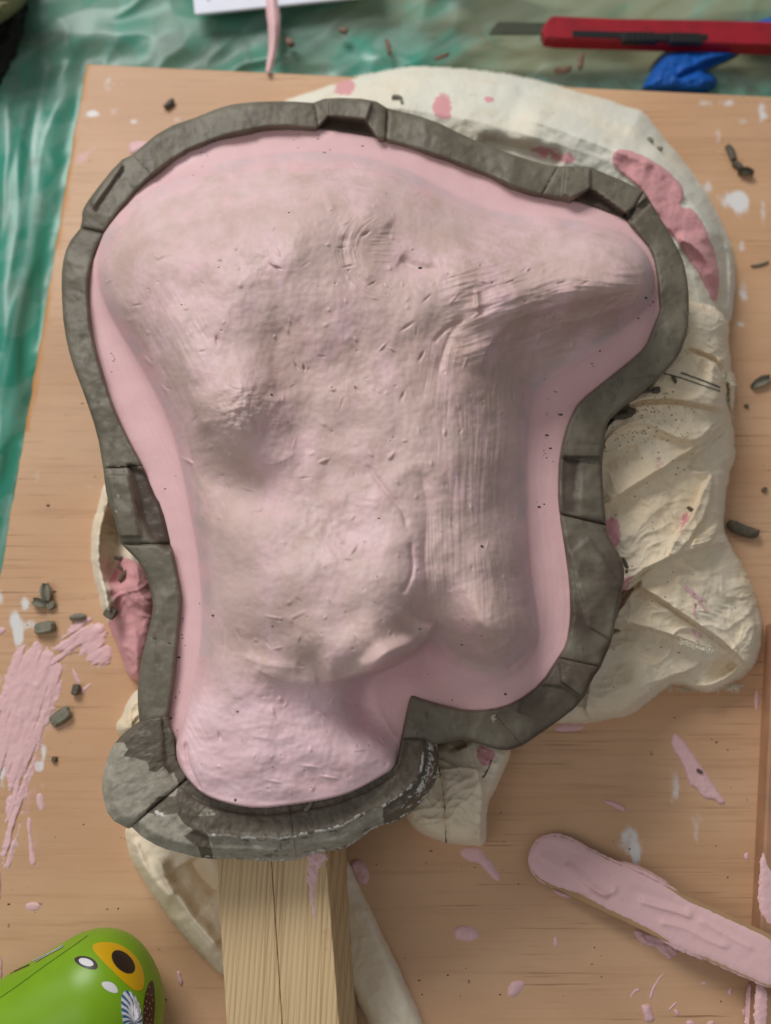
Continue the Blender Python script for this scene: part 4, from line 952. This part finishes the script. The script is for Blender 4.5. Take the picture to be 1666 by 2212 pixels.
# frayed threads at torn edges (uncountable)
fv = []; ff = []
def fibre(p0, ang, ln, z, bendk):
    k = len(fv); n = 6
    for i in range(n):
        t = i / (n - 1); a = ang + bendk * t
        x = p0[0] + ln * t * math.cos(a); y = p0[1] + ln * t * math.sin(a); zz = z + 2.0 * math.sin(t * 3)
        for s in (-.45, .45): fv.append(at(x + s * math.sin(a), y - s * math.cos(a), max(zz, .4)))
        if i: ff.append([k + 2 * i - 2, k + 2 * i - 1, k + 2 * i + 1, k + 2 * i])
for (a, b, n, z, ang, ln) in [((1480, 1478), (1600, 1480), 150, 3, 1.6, 15), ((1505, 768), (1585, 835), 110, 34, -.6, 9), ((1470, 1385), (1545, 1405), 130, 34, 1.8, 13), ((1540, 780), (1582, 900), 70, 20, 0.2, 7), ((1440, 1480), (1500, 1490), 50, 3, 1.8, 10)]:
    for _ in range(n):
        t = rng.uniform(); fibre((a[0] + (b[0] - a[0]) * t + rng.normal(0, 2), a[1] + (b[1] - a[1]) * t + rng.normal(0, 2)), ang + rng.normal(0, .7), rng.uniform(.4, 1.3) * ln, z + rng.uniform(0, 3), rng.normal(0, 1.2))
fr = link_mesh('frayed_threads', np.array(fv), ff, mat_simple('cotton_thread', srgb(222, 216, 196), 0.9), cloth); tag(fr, kind='stuff')

# ------------------------------------------------------------------ timber post
def lerp_line(a, b, y): return a[0] + (b[0] - a[0]) * (y - a[1]) / (b[1] - a[1])
TLl = ((469, 1865), (490, 2212)); TRl = ((704, 1845), (733, 2212)); BRl = ((749, 1835), (772, 2212)); MIl = ((587, 1865), (610, 2212))
post = empty('timber_post', tuple(at(620, 2000, 2)), 'square pine post of two planks sticking out below the clay collar', 'post')
y0, y1 = 1740, 2330
def edge(L, z): return [at(lerp_line(L[0], L[1], y), y, z) for y in (y0, y1)]
TLe, TRe, BRe, MIe = edge(TLl, 42), edge(TRl, 46.5), edge(BRl, 4), edge(MIl, 44.3)
def prism(name, cs, parent, mat, nseg=1, bevel=0.00025):
    """cs: list of (start, end) corner pairs going round"""
    n = len(cs); S = np.array([c[0] for c in cs]); E = np.array([c[1] for c in cs])
    def rnd(P):
        out = []
        for i in range(n):
            a, b, c = P[i - 1], P[i], P[(i + 1) % n]
            out += [b + (a - b) / np.linalg.norm(a - b) * bevel, b + (a + c - 2 * b) * (bevel * .29 / np.linalg.norm(a - b)), b + (c - b) / np.linalg.norm(c - b) * bevel]
        return out
    S2, E2 = rnd(S), rnd(E); m = len(S2)
    V = S2 + E2
    F = [list(range(m))[::-1], [m + i for i in range(m)]] + [[i, (i + 1) % m, m + (i + 1) % m, m + i] for i in range(m)]
    return link_mesh(name, np.array(V), F, mat, parent, None, False)
dn = [BRe[i] - TRe[i] for i in (0, 1)]
g = [(TRe[i] - TLe[i]) / np.linalg.norm(TRe[i] - TLe[i]) * 0.00012 for i in (0, 1)]
prism('plank', [(TLe[0], TLe[1]), (MIe[0] - g[0], MIe[1] - g[1]), (MIe[0] - g[0] + dn[0], MIe[1] - g[1] + dn[1]), (TLe[0] + dn[0], TLe[1] + dn[1])], post, M_PINE)
prism('plank', [(MIe[0] + g[0], MIe[1] + g[1]), (TRe[0], TRe[1]), (TRe[0] + dn[0], TRe[1] + dn[1]), (MIe[0] + g[0] + dn[0], MIe[1] + g[1] + dn[1])], post, M_PINE)
ps = lambda X, Y: 42 + (X - 480) / 240 * 4.5 + .05
blob('silicone_smear', TG([(1285, 440), (1380, 440), (1372, 480), (1345, 520), (1335, 560), (1325, 600), (1322, 640), (1330, 700), (1325, 740), (1312, 680), (1300, 620), (1290, 560), (1295, 500)]), M_PINK, .5, 3, ps, post, 1.2, .8, 61, wob=3.0)

# ------------------------------------------------------------------ craft stick with silicone
zs = lambda X, Y: 4.0 + 9.5 * np.clip((np.asarray(X, float) - 1144) / 500, 0, 1.4)
SP = TH([(1700, 805), (1500, 712), (1300, 620), (1150, 548), (1000, 478), (900, 430), (830, 392), (790, 376), (750, 371), (710, 380), (675, 403), (655, 440), (650, 480), (660, 520), (680, 550), (720, 578), (800, 618), (1000, 715), (1200, 808), (1400, 898), (1600, 985), (1700, 1028)])
stick = empty('craft_stick', tuple(at(1200, 1860, 1)), 'wide wooden craft stick coated with pink silicone at the lower right', 'craft stick')
slab_from_outline('stick_body', SP, zs, lambda X, Y: zs(X, Y) - 1.9, M_STICK, stick, .35)
zt = lambda X, Y: zs(X, Y) + .02
def coat_extra(X, Y):
    o = fold(X, Y, TH([(790, 490), (850, 545), (930, 610), (990, 640)]), 1.6, 14, 5)
    o += fold(X, Y, TH([(720, 400), (800, 440), (900, 470), (960, 520), (1010, 580)]), -.3, 10, 12)
    o += fold(X, Y, TH([(1010, 575), (1005, 610), (960, 620), (900, 580)]), 1.3, 7, 5)
    o += fold(X, Y, TH([(1100, 650), (1200, 680), (1280, 700), (1340, 725)]), 1.2, 14, 4)
    o += fold(X, Y, TH([(690, 460), (760, 500), (840, 560), (900, 640)]), .7, 16, 10) + fold(X, Y, TH([(1180, 740), (1300, 760), (1420, 830), (1500, 850)]), .8, 12, 6) + fold(X, Y, TH([(1350, 720), (1450, 780), (1600, 860)]), .7, 8, 8)
    o += fold(X, Y, TH([(1060, 600), (1200, 640), (1320, 690)]), -.6, 10, 10)
    return o * .75
blob('silicone_coat', TH([(1640, 800), (1500, 735), (1400, 690), (1290, 640), (1240, 600), (1150, 550), (1080, 520), (1000, 490), (900, 440), (830, 400), (790, 384), (750, 378), (712, 386), (680, 408), (662, 440), (657, 480), (668, 518), (700, 555), (780, 590), (860, 610), (960, 670), (1080, 725), (1200, 790), (1280, 845), (1400, 885), (1500, 930), (1600, 975), (1680, 1010), (1680, 830)]), M_PINK, .6, 7, zt, stick, 1.8, .12, 65, 2, 1.6, coat_extra, .12, .43, None, 2.0)
blob('silicone_smear', TH([(1010, 485), (1060, 488), (1130, 515), (1160, 530), (1230, 575), (1245, 600), (1180, 572), (1100, 530)]), M_PINK, 1.8, 4, lambda X, Y: zs(X, Y) - .6, stick, 1.5, .4, 66, 2, 1)
blob('silicone_smear', TH([(1075, 755), (1200, 800), (1285, 850), (1255, 890), (1235, 893), (1205, 868), (1180, 838), (1120, 835)]), M_PINK, 1.4, 3, .2, stick, 1.5, .8, 67, 2, 1.5)
blob('silicone_smear', TH([(745, 590), (830, 620), (815, 640), (760, 620)]), M_PINK, 2.5, 4, .2, stick, 1.5, .5, 68, 1, 1)
blob('silicone_smear', TH([(1350, 880), (1380, 890), (1390, 905), (1360, 895)]), M_PINK, 2.5, 3, .5, stick, 1.5, .5, 69, 1, .5)

# thin loose strip of silicone above it
st2 = blob('silicone_strip', ZR([(120, 708), (180, 780), (260, 900), (330, 1010), (380, 1068), (352, 1088), (318, 1056), (265, 1055), (225, 1000), (190, 985), (160, 880), (104, 800), (98, 740)]), M_PINK, 1.0, 3, .1, None, 1.3, .25, 70, 1, 1.2)
tag(st2, 'flat pointed pink silicone strip lying alone on the board at lower right', 'silicone strip')

# ------------------------------------------------------------------ white card, hanging strip, knife, glove, corner things
card = empty('white_card', tuple(at(540, 0, -14)), 'white card lying on the green sheet at the top edge of the photo', 'card')
zc_ = lambda X, Y: -5.0 + 0 * np.asarray(X, float)
slab_from_outline('card_sheet', [(414, -120), (418, 0), (421, 30), (698, 1), (820, -12), (810, -130)], zc_, lambda X, Y: zc_(X, Y) - 1.4, M_CARD, card, .15)
slab_from_outline('printed_mark', [(448, -2), (452, -2), (453, 1.2), (447, 1.2)], -4.85, -4.95, M_DBROWN, card, .01)
def strip_extra(X, Y): return fold(X, Y, [(588, -30), (592, 50), (592, 110), (580, 155)], 1.0, 6, 6)
zst = lambda X, Y: np.where(Y < 16, -4.4, -4.4 + 1.5 * smooth(Y, 10, 60) + 6.2 * smooth(Y, 90, 165))
st = blob('silicone_strip', [(570, -60), (575, 0), (582, 51), (585, 103), (576, 157), (583, 156), (593, 123), (600, 87), (604, 41), (598, 0), (594, -60)], M_PINK, 1.6, 4, zst, None, 1.5, .15, 72, 2, .4, strip_extra)
tag(st, 'long thin curved pink silicone strip hanging from the white card to the board', 'silicone strip')

kz = 1.0
knife = empty('utility_knife', tuple(at(1350, 80, -12)), 'red plastic snap-off utility knife with its blade out on the green sheet', 'utility knife')
kz = -3.0
slab_from_outline('knife_handle', TB([(735, 66), (712, 95), (702, 120), (716, 152), (760, 160), (1040, 168), (1400, 180), (1800, 192), (1800, 96), (1400, 84), (1000, 74)]), kz, -10, M_RED, knife, 1.6)
slab_from_outline('slot_channel', TB([(830, 128), (1050, 134), (1400, 144), (1400, 168), (1050, 160), (830, 154)]), kz + .35, kz - .5, M_BLACK, knife, .1)
slab_from_outline('blade', TB([(480, 140), (514, 92), (720, 96), (724, 144), (486, 144)]), -5.6, -6.3, M_STEEL, knife, .1)
slab_from_outline('blade_slider', TB([(1052, 130), (1180, 134), (1186, 172), (1040, 172), (1040, 140)]), kz + 2.8, kz, M_BLACK, knife, .9)
slab_from_outline('blade_slider', TB([(1245, 134), (1375, 138), (1386, 156), (1380, 178), (1240, 176)]), kz + 2.8, kz, M_BLACK, knife, .9)
slab_from_outline('slider_tab', TB([(1186, 140), (1240, 142), (1240, 170), (1186, 168)]), kz + 1.6, kz, M_BLACK, knife, .4)
for k in range(5):
    slab_from_outline('grip_rib', TB([(1062 + k * 22, 136), (1070 + k * 22, 136), (1070 + k * 22, 166), (1062 + k * 22, 166)]), kz + 3.4, kz + 2.7, M_BLACK, knife, .2)

gl = blob('nitrile_glove', TB([(1128, 382), (1150, 320), (1195, 250), (1240, 216), (1350, 208), (1530, 212), (1500, 240), (1430, 268), (1375, 300), (1420, 318), (1434, 350), (1390, 385), (1300, 390)]), M_GLOVE, 8, 8, -12, None, 1.6, .12, 75, 1, 1,
  lambda X, Y: fold(X, Y, TB([(1260, 335), (1330, 300), (1420, 262), (1500, 235)]), -4.0, 6, 10) + fold(X, Y, TB([(1200, 300), (1240, 250), (1330, 225)]), 1.4, 12, 12) + fold(X, Y, TB([(1290, 350), (1350, 330), (1400, 325)]), 1.6, 12, 8))
tag(gl, 'crumpled blue nitrile glove between the red knife and the board', 'glove')
gl2 = blob('nitrile_glove', TB([(1490, 92), (1580, 96), (1640, 86), (1700, 60), (1780, 70), (1780, 130), (1600, 118)]), M_GLOVE, 7, 6, -12, None, 2, .3, 76, 1, 1)
tag(gl2, 'sliver of blue nitrile glove peeping out behind the red knife handle', 'glove')

shadow_patch = blob('black_shadow_patch', [(-260, -260), (-60, -260), (80, -160), (56, 0), (46, 50), (36, 90), (24, 130), (10, 170), (-20, 210), (-260, 260)], M_SHADOW, 6, 12, -9, None, 4, .4, 77, 2, 5)  # black lump added as the deep shadow of the gap under the sheet
tag(shadow_patch, 'black patch standing in for deep shadow at the top left corner', 'shadow_patch')
ol = blob('folded_fabric', [(-200, -200), (50, -200), (66, -20), (46, 16), (22, 36), (0, 52), (-60, 90), (-200, 120)], M_OLIVE, 26, 14, -2, None, 3, .2, 78, 2, 1)
tag(ol, 'olive tan folded fabric over the black shadow patch in the top left corner', 'fabric')

# ------------------------------------------------------------------ green printed tube
gt = empty('green_container', tuple(at(150, 2160, 0.5)), 'round-ended green container printed with sweets at the lower left', 'container')
GR = 25.0
dirp = np.array([0.86, -0.51]); nrm = np.array([0.51, 0.86]); r_px = 150.0
endc = np.array([163, 2020]) + nrm * r_px                   # axis point where the round end begins
A0 = at(*(endc - dirp * 30), GR); A1 = at(*(endc - dirp * 330), GR)
axv = (A0 - A1); axv[2] = 0; axv /= np.linalg.norm(axv)
q = at(*(endc - dirp * 30 - nrm * r_px), GR); rad = np.linalg.norm((q - A0) - axv * ((q - A0) @ axv))
GR2 = rad / MM
A0[2] = rad + .0003; capL = np.linalg.norm(at(*(endc + dirp * 104), GR) - at(*(endc - dirp * 30), GR))
sd = np.cross(axv, [0, 0, 1]); prof = []
for k in range(26): t = k / 25; prof.append((capL * math.sin(t * math.pi / 2), rad * max(math.cos(t * math.pi / 2), 0) ** .72))
prof = [(-0.20, rad * 1.0), (-0.12, rad * 1.0), (-0.06, rad * 1.0), (-0.03, rad)] + prof
V = []; na = 64
for s, r_ in prof[:-1]:
    for k in range(na):
        a = 2 * math.pi * k / na; V.append(A0 + axv * s + sd * math.cos(a) * r_ + np.array([0, 0, 1]) * math.sin(a) * r_)
V.append(A0 + axv * capL); F = []
for i in range(len(prof) - 2):
    for k in range(na): F.append([i * na + k, i * na + (k + 1) % na, (i + 1) * na + (k + 1) % na, (i + 1) * na + k])
L_ = (len(prof) - 2) * na
for k in range(na): F.append([L_ + k, L_ + (k + 1) % na, len(V) - 1])
F.append(list(range(na))[::-1])
tube = link_mesh('container_body', np.array(V), F, M_GREEN, gt)
TBV = bvh_of(tube)
decal('printed_shape', ZT([(905, 400), (930, 370), (1030, 357), (1150, 372), (1260, 432), (1350, 522), (1400, 630), (1415, 720), (1410, 800), (1380, 838), (1320, 833), (1230, 768), (1100, 640), (970, 510), (912, 440)]), TBV, M_YEL, gt, .08, 10, 2)['label'] = 'yellow leaf-shaped print'
decal('printed_shape', ellipse(*ZT([(1207, 555)])[0], 31, 18, 45), TBV, M_DBROWN, gt, .16, 5, 0)['label'] = 'dark oval print on the yellow shape'
decal('printed_shape', ZT([(720, 522), (780, 493), (860, 500), (930, 535), (962, 590), (950, 625), (900, 630), (820, 610), (750, 570)]), TBV, M_DBROWN, gt, .08, 5, 2)['label'] = 'brown oval ring print'
decal('printed_shape', ellipse(*ZT([(845, 558)])[0], 16.5, 7.8, 18), TBV, M_WHITE, gt, .16, 4, 0)['label'] = 'white oval print'
decal('printed_shape', ZT([(988, 750), (1070, 745), (1120, 770), (1155, 820), (1150, 862), (1080, 850), (1010, 805)]), TBV, M_WHITE, gt, .08, 5, 1)
decal('printed_shape', ZT([(1185, 900), (1210, 842), (1250, 830), (1310, 870), (1360, 950), (1388, 1060), (1395, 1162), (1392, 1250), (1310, 1320), (1230, 1230), (1195, 1050)]), TBV, M_BLUE, gt, .08, 8, 2)['label'] = 'blue and white swirl print'
swc = np.array([1312, 1140.0])
swo = [(1185, 930), (1192, 870), (1222, 838), (1262, 836), (1305, 868), (1338, 912), (1362, 965), (1380, 1030), (1391, 1100), (1393, 1180), (1375, 1250), (1320, 1310), (1260, 1270), (1215, 1190), (1195, 1110), (1188, 1020)]
swo, _ = resample(swo + swo[:1], 33)
for k in range(0, 32, 2):
    a, b = swo[k], swo[(k + 1) % 32]
    def arc(p):
        m = (p + swc) / 2; d_ = swc - p; return [tuple(p + (m - p) * .5 + np.array([d_[1], -d_[0]]) * .10), tuple(m + np.array([d_[1], -d_[0]]) * .14)]
    P = [tuple(a)] + arc(a) + [tuple(swc)] + arc(b)[::-1] + [tuple(b)]
    decal('swirl_stripe', ZT(P), TBV, M_WHITE, gt, .16, 3, 0)
decal('printed_shape', ZT([(1500, 737), (1465, 742), (1430, 830), (1408, 930), (1402, 1050), (1400, 1162), (1400, 1260), (1505, 1260), (1518, 1000), (1515, 850)]), TBV, M_CHOC, gt, .08, 6, 1)['label'] = 'dark chocolate brown print'
for sx, sy in [(1460, 800), (1440, 870), (1475, 880), (1430, 940), (1465, 960), (1440, 1010), (1480, 1010), (1420, 1050), (1462, 1070), (1438, 1110), (1480, 1120), (1425, 1150), (1465, 1155), (1490, 930), (1412, 990)]:
    decal('sprinkle', ellipse(*ZT([(sx, sy)])[0], 2.8, 1.2, random.choice([75, 100, 60, 20])), TBV, M_STICK, gt, .16, 2, 0)
ribbon_decal('seam_line', ZT([(-20, 920), (200, 770), (400, 620), (600, 480), (760, 370), (860, 295)]), 1.5, TBV, M_GLINE, gt, .1)
for k in range(4):
    ribbon_decal('printed_stripe', ZT([(320 + k * 12, 548 + k * 3), (450, 480 + k * 6), (560, 425 + k * 6), (620, 385 + k * 8)]), 1.0, TBV, M_WHITE if k % 2 == 0 else M_DBROWN, gt, .12)
ribbon_decal('printed_stripe', ZT([(100, 668), (200, 620), (290, 582)]), 3.0, TBV, M_DBROWN, gt, .12)

# ------------------------------------------------------------------ clay shavings
def chunk_mesh(kind, L, Wd_, Hh, seed):
    r_ = np.random.default_rng(seed); V = []; F = []
    if kind == 'rod':                                           # bent tapering roll
        n, m = 9, 8; bend_ = r_.uniform(.3, .9) * r_.choice([-1, 1])
        for i in range(n):
            t = i / (n - 1) - .5; a = bend_ * t * 2; cx_ = L * t * math.cos(a * .5); cy_ = L * .5 * bend_ * (t * t - .12)
            rr = (Wd_ / 2) * (1 - .35 * abs(2 * t) ** 3) * (1 + r_.normal(0, .05))
            for k in range(m):
                b = 2 * math.pi * k / m; V.append((cx_, cy_ + rr * math.cos(b) * (1 + r_.normal(0, .05)), Hh / 2 + Hh / 2 * math.sin(b) * (1 + r_.normal(0, .04))))
        for i in range(n - 1):
            for k in range(m): F.append([i * m + k, i * m + (k + 1) % m, (i + 1) * m + (k + 1) % m, (i + 1) * m + k])
        F += [list(range(m))[::-1], [(n - 1) * m + k for k in range(m)]]
    elif kind == 'leaf':                                        # trough-shaped shaving with pointed end
        n, m = 9, 7
        for side_ in (0, 1):
            for i in range(n):
                t = i / (n - 1); wv = Wd_ / 2 * math.sin(math.pi * (0.12 + .80 * t)) ** .7
                for k in range(m):
                    u = k / (m - 1) * 2 - 1
                    V.append((L * (t - .5), wv * u * (1 + r_.normal(0, .04)), Hh * (.25 + .75 * u * u) - side_ * Hh * .28 + .25 * Hh * math.sin(t * 3) + r_.normal(0, .02) * Hh))
        o_ = n * m
        for i in range(n - 1):
            for k in range(m - 1):
                a = i * m + k; F += [[a, a + 1, a + m + 1, a + m], [o_ + a, o_ + a + m, o_ + a + m + 1, o_ + a + 1]]
        for i in range(n - 1):
            for k in (0, m - 1): a = i * m + k; F.append([a, a + m, o_ + a + m, o_ + a])
        for k in range(m - 1):
            for i in (0, n - 1): a = i * m + k; F.append([a, a + 1, o_ + a + 1, o_ + a])
    else:                                                       # cut block with skewed faces
        sk = r_.uniform(-.25, .25, 2); nx, ny = 5, 4
        for zi in (0, 1, 2):
            f = (.92, 1, .80)[zi]; zz = (0, .6, 1)[zi] * Hh
            for i in range(16):
                a = 2 * math.pi * i / 16; c, s = math.cos(a), math.sin(a); k = (abs(c) ** 5 + abs(s) ** 5) ** (-1 / 5)
                V.append((L / 2 * c * k * f * (1 + r_.normal(0, .03)) + sk[0] * zz, Wd_ / 2 * s * k * f * (1 + r_.normal(0, .04)) + sk[1] * zz, zz * (1 + .18 * c + r_.normal(0, .03))))
        for zi in (0, 1):
            for i in range(16): F.append([zi * 16 + i, zi * 16 + (i + 1) % 16, (zi + 1) * 16 + (i + 1) % 16, (zi + 1) * 16 + i])
        F += [list(range(16))[::-1], [32 + i for i in range(16)]]
    return np.array(V) * MM, F

def crumb(kind, px_, py_, L, Wd_, Hh, ang, z, mat, label, seed, name='clay_shaving', tilt=0):
    V, F = chunk_mesh(kind, L, Wd_, Hh, seed); a = math.radians(-ang); c, s = math.cos(a), math.sin(a)
    me = bpy.data.meshes.new(name); me.from_pydata(V.tolist(), [], F); me.update()
    me.polygons.foreach_set('use_smooth', np.full(len(me.polygons), kind != 'block')); me.materials.append(mat)
    o = bpy.data.objects.new(name, me); COL.objects.link(o); p = at(px_, py_, z); o.location = p.tolist(); o.rotation_euler = (tilt, 0, a)
    return tag(o, label, 'clay shaving', 'clay shavings scattered round the sculpture')
CR = [
 ('leaf', 104, 1282, 8.5, 4.6, 3.0, 80, .1, M_CRUMB, 'upright pointed clay shaving above the block on the left of the board'),
 ('leaf', 88, 1304, 6.5, 3.8, 2.6, 20, .1, M_CRUMB, 'short clay wedge touching the left of the upright pointed shaving'),
 ('block', 113, 1308, 4.2, 3.2, 2.2, -35, .1, M_CRUMB, 'small clay piece at the lower right foot of the upright pointed shaving'),
 ('block', 100, 1356, 9.0, 5.2, 3.6, -8, .1, M_CRUMB, 'thick stubby clay roll above the big pink smear, left'),
 ('rod', 170, 1334, 6.4, 3.0, 2.4, -4, .1, M_CRUMB, 'small flat clay roll at the top of the pink smear'),
 ('block', 133, 1550, 9.2, 5.6, 3.0, -35, .1, M_CRUMB, 'square curled clay offcut right of the big pink smear'),
 ('block', 166, 1490, 3.4, 4.6, 2.2, 10, 1.0, M_CRUMBD, 'dark clay crumb on a small pink drip beside the big smear'),
 ('block', 119, 1640, 2.2, 2.2, 1.4, 10, .1, M_CRUMBD, 'tiny clay crumb below the square offcut'),
 ('block', 241, 1323, 5.4, 5.0, 3.2, 30, 14.5, M_CRUMBD, 'dark clay cube on the left flap of cloth'),
 ('rod', 262, 1207, 5.4, 2.0, 1.8, 2, 11, M_CRUMBD, 'thin level clay roll in the hollow of the left cloth flap'),
 ('rod', 271, 1243, 7.6, 2.4, 2.0, -50, 12, M_CRUMBD, 'slanting clay roll below the level one in the left cloth flap'),
 ('rod', 264, 1228, 4.4, 1.5, 1.4, 35, 13, M_CRUMBD, 'thin clay sliver crossing the slanting roll in the left cloth flap'),
 ('rod', 367, 228, 6.2, 3.4, 2.6, -50, .1, M_CRUMBD, 'dark clay crumb on the board above the wall at upper left'),
 ('rod', 1577, 335, 9.0, 3.8, 3.2, 75, .1, M_CRUMBD, 'upper of two curled dark clay rolls on the board at the upper right'),
 ('rod', 1592, 362, 6.0, 3.2, 2.8, 40, .1, M_CRUMBD, 'middle curl joining the two dark clay rolls at the upper right'),
 ('leaf', 1609, 378, 7.4, 4.0, 3.0, 10, .1, M_CRUMBD, 'lower of two curled dark clay rolls at the upper right'),
 ('rod', 1641, 572, 9.0, 1.4, 1.2, -15, .1, M_CRUMB, 'thin grey clay sliver on the board at the right edge'),
 ('leaf', 1642, 828, 10.5, 4.2, 2.4, -28, .1, M_CRUMB, 'flat clay chip on the board at the right edge beside the cloth'),
 ('rod', 1600, 1147, 13.5, 5.6, 5.0, 22, .1, M_CRUMBD, 'thick bent clay roll poking out from under the cloth on the right'),
 ('block', 1650, 1058, 2.6, 1.8, 1.4, -40, .1, M_CRUMBD, 'tiny clay crumb on the board above the thick bent roll'),
 ('block', 1612, 878, 2.0, 1.6, 1.2, 10, .1, M_CRUMBD, 'tiny clay crumb on the board below the flat chip on the right'),
 ('rod', 1215, 156, 9.5, 4.0, 3.4, -8, -8, M_CRUMBB, 'brown clay roll on the green sheet below the knife blade'),
 ('rod', 1254, 138, 9.5, 3.0, 3.0, -80, -7, M_CRUMBB, 'upright brown clay roll beside the level one below the knife'),
 ('rod', 955, 125, 8.4, 2.4, 2.0, -25, -8, M_CRUMBB, 'slanting brown clay sliver on the green sheet above the cream cloth'),
 ('rod', 839, 105, 9.5, 2.6, 2.0, 80, -8, M_CRUMBB, 'upright brown clay sliver on the green sheet left of the slanting one'),
 ('block', 742, 68, 5.0, 3.4, 2.4, 30, -8, M_CRUMBB, 'brown clay crumb on the green sheet right of the white card'),
 ('block', 628, 94, 6.0, 4.0, 2.4, 60, -8, M_CRUMBB, 'brown clay crumb on the green sheet right of the hanging strip'),
 ('rod', 1493, 1104, 4.6, 1.6, 1.4, 50, 33, M_CRUMBD, 'small curled clay sliver on the folded cloth at the right'),
 ('rod', 1350, 1222, 6.6, 1.6, 1.4, 80, 46, M_CRUMBD, 'thin clay sliver beside the wall on the cloth at the right'),
 ('rod', 1342, 900, 9.0, 3.0, 2.4, -10, 46, M_CRUMBD, 'dark clay roll in the gap between the wall and the folded cloth'),
 ('block', 1362, 888, 4.2, 2.6, 2.0, 20, 46, M_CRUMBD, 'dark clay lump right of the roll in the gap beside the wall'),
 ('block', 1415, 846, 3.2, 2.4, 1.8, 0, 45, M_CRUMBD, 'dark clay crumb on the cloth under the bend of the wall'),
 ('rod', 1392, 846, 5.0, 1.8, 1.5, 0, 46, M_CRUMBD, 'clay sliver left of the crumb under the bend of the wall'),
 ('block', 1404, 305, 3.4, 2.0, 1.6, 60, 34, M_CRUMB, 'grey clay crumb on the cream cloth at the upper right'),
 ('block', 1424, 324, 3.0, 2.0, 1.4, 20, 33, M_CRUMB, 'smaller grey clay crumb on the cream cloth at the upper right'),
 ('rod', 858, 214, 5.4, 2.4, 2.0, 12, 36, M_CRUMB, 'broken clay crumb on the cream cloth above the wall'),
 ('rod', 868, 222, 3.0, 1.4, 1.2, 75, 36, M_CRUMB, 'clay splinter under the broken crumb on the cream cloth'),
 ('rod', 668, 1740, 4.6, 1.6, 1.4, -55, 63, M_CRUMB, 'clay sliver standing on the collar edge below the neck'),
 ('rod', 1456, 822, 4.0, 1.6, 1.2, 80, 42, M_CRUMBD, 'tiny clay splinter at the end of the ink line on the cloth'),
 ('rod', 1511, 1666, 2.6, 1.4, .8, 30, 1.2, M_CRUMBD, 'dark clay splinter stuck on the loose pointed pink strip'),
]
zup = bvh_of(up, rt, fl, coat); allc = [o for o in cloth.children if o.name.startswith('cloth_')] + [o for o in wall.children] + [coat]
ALL_BVH = bvh_of(*allc)
for i, (k, x, y, L, w_, h_, a, z, m_, lb) in enumerate(CR):
    hp, _n = hit(ALL_BVH, x, y)
    if z > 5 and hp is not None: z = hp.z / MM - h_ * .12
    if hp is not None and z < 2 and hp.z / MM > 2: z = hp.z / MM
    crumb(k, x, y, L, w_, h_, a, z, m_, lb, 500 + i)

# crumbs far too small and many to count
dv = []; df = []
def grit(px_, py_, z, s):
    k = len(dv); c = at(px_, py_, z); a0 = rng.uniform(0, 6.28); e = rng.uniform(1, 2.2)
    for i in range(5):
        a = a0 + i * 1.2566; dv.append(c + np.array([math.cos(a) * s * e, math.sin(a) * s, 0]) * MM)
    dv.append(c + np.array([0, 0, s * .9 * MM])); 
    for i in range(5): df.append([k + i, k + (i + 1) % 5, k + 5])
for _ in range(260):
    x, y = rng.uniform(0, 1666), rng.uniform(160, 2200)
    if abs(x - 800) < 560 and 300 < y < 1750: continue
    if x < 187 - 0.167 * (y - 139) + 12: continue
    hp, _n = hit(ALL_BVH, x, y)
    if hp is None: grit(x, y, .05, rng.uniform(.12, .38))
for x, y, s in [(118, 1278, .5), (104, 1092, .7), (60, 1350, .3), (352, 1100, .4)]: grit(x, y, .05, s)
g1 = link_mesh('clay_grit', np.array(dv), df, M_CRUMBD, None, None, False); tag(g1, 'fine dark clay grit sprinkled over the plywood board', 'grit', kind='stuff')
dv = []; df = []
for _ in range(190):
    if rng.uniform() < .6:
        P = random.choice([(392, 1240), (386, 1310), (395, 1380), (372, 1480), (366, 1530), (1180, 960), (1170, 1100), (1190, 880), (1290, 760), (430, 345), (640, 290), (350, 1150), (250, 760), (1400, 660), (372, 1560), (375, 1540), (1180, 990), (700, 300)])
        x, y = P[0] + rng.normal(0, 10), P[1] + rng.normal(0, 22)
    else: x, y = rng.uniform(220, 1400), rng.uniform(300, 1730)
    j = int((x - SX[0, 0]) / ST); i = int((y - SY[0, 0]) / ST)
    if not (0 <= i < dO.shape[0] and 0 <= j < dO.shape[1]) or dO[i, j] < 4: continue
    grit(x, y, torso_z(x, y) - .05, rng.uniform(.12, .34) if rng.uniform() < .85 else rng.uniform(.4, .6))
g2 = link_mesh('clay_grit', np.array(dv), df, M_CRUMBD, torso, None, False); tag(g2, kind='stuff')
dv = []; df = []
for _ in range(420):
    if rng.uniform() < .5: x, y = rng.normal(1400, 55), rng.normal(910, 45)
    else: x, y = rng.uniform(900, 1640), rng.uniform(160, 1560)
    hp, nn = hit(CL_BVH, x, y)
    h2, _n = hit(ALL_BVH, x, y)
    if hp is None or (h2 - hp).length > 1e-4: continue
    grit(x, y, hp.z / MM, rng.uniform(.10, .32))
g3 = link_mesh('clay_grit', np.array(dv), df, M_CRUMBD, cloth, None, False); tag(g3, kind='stuff')
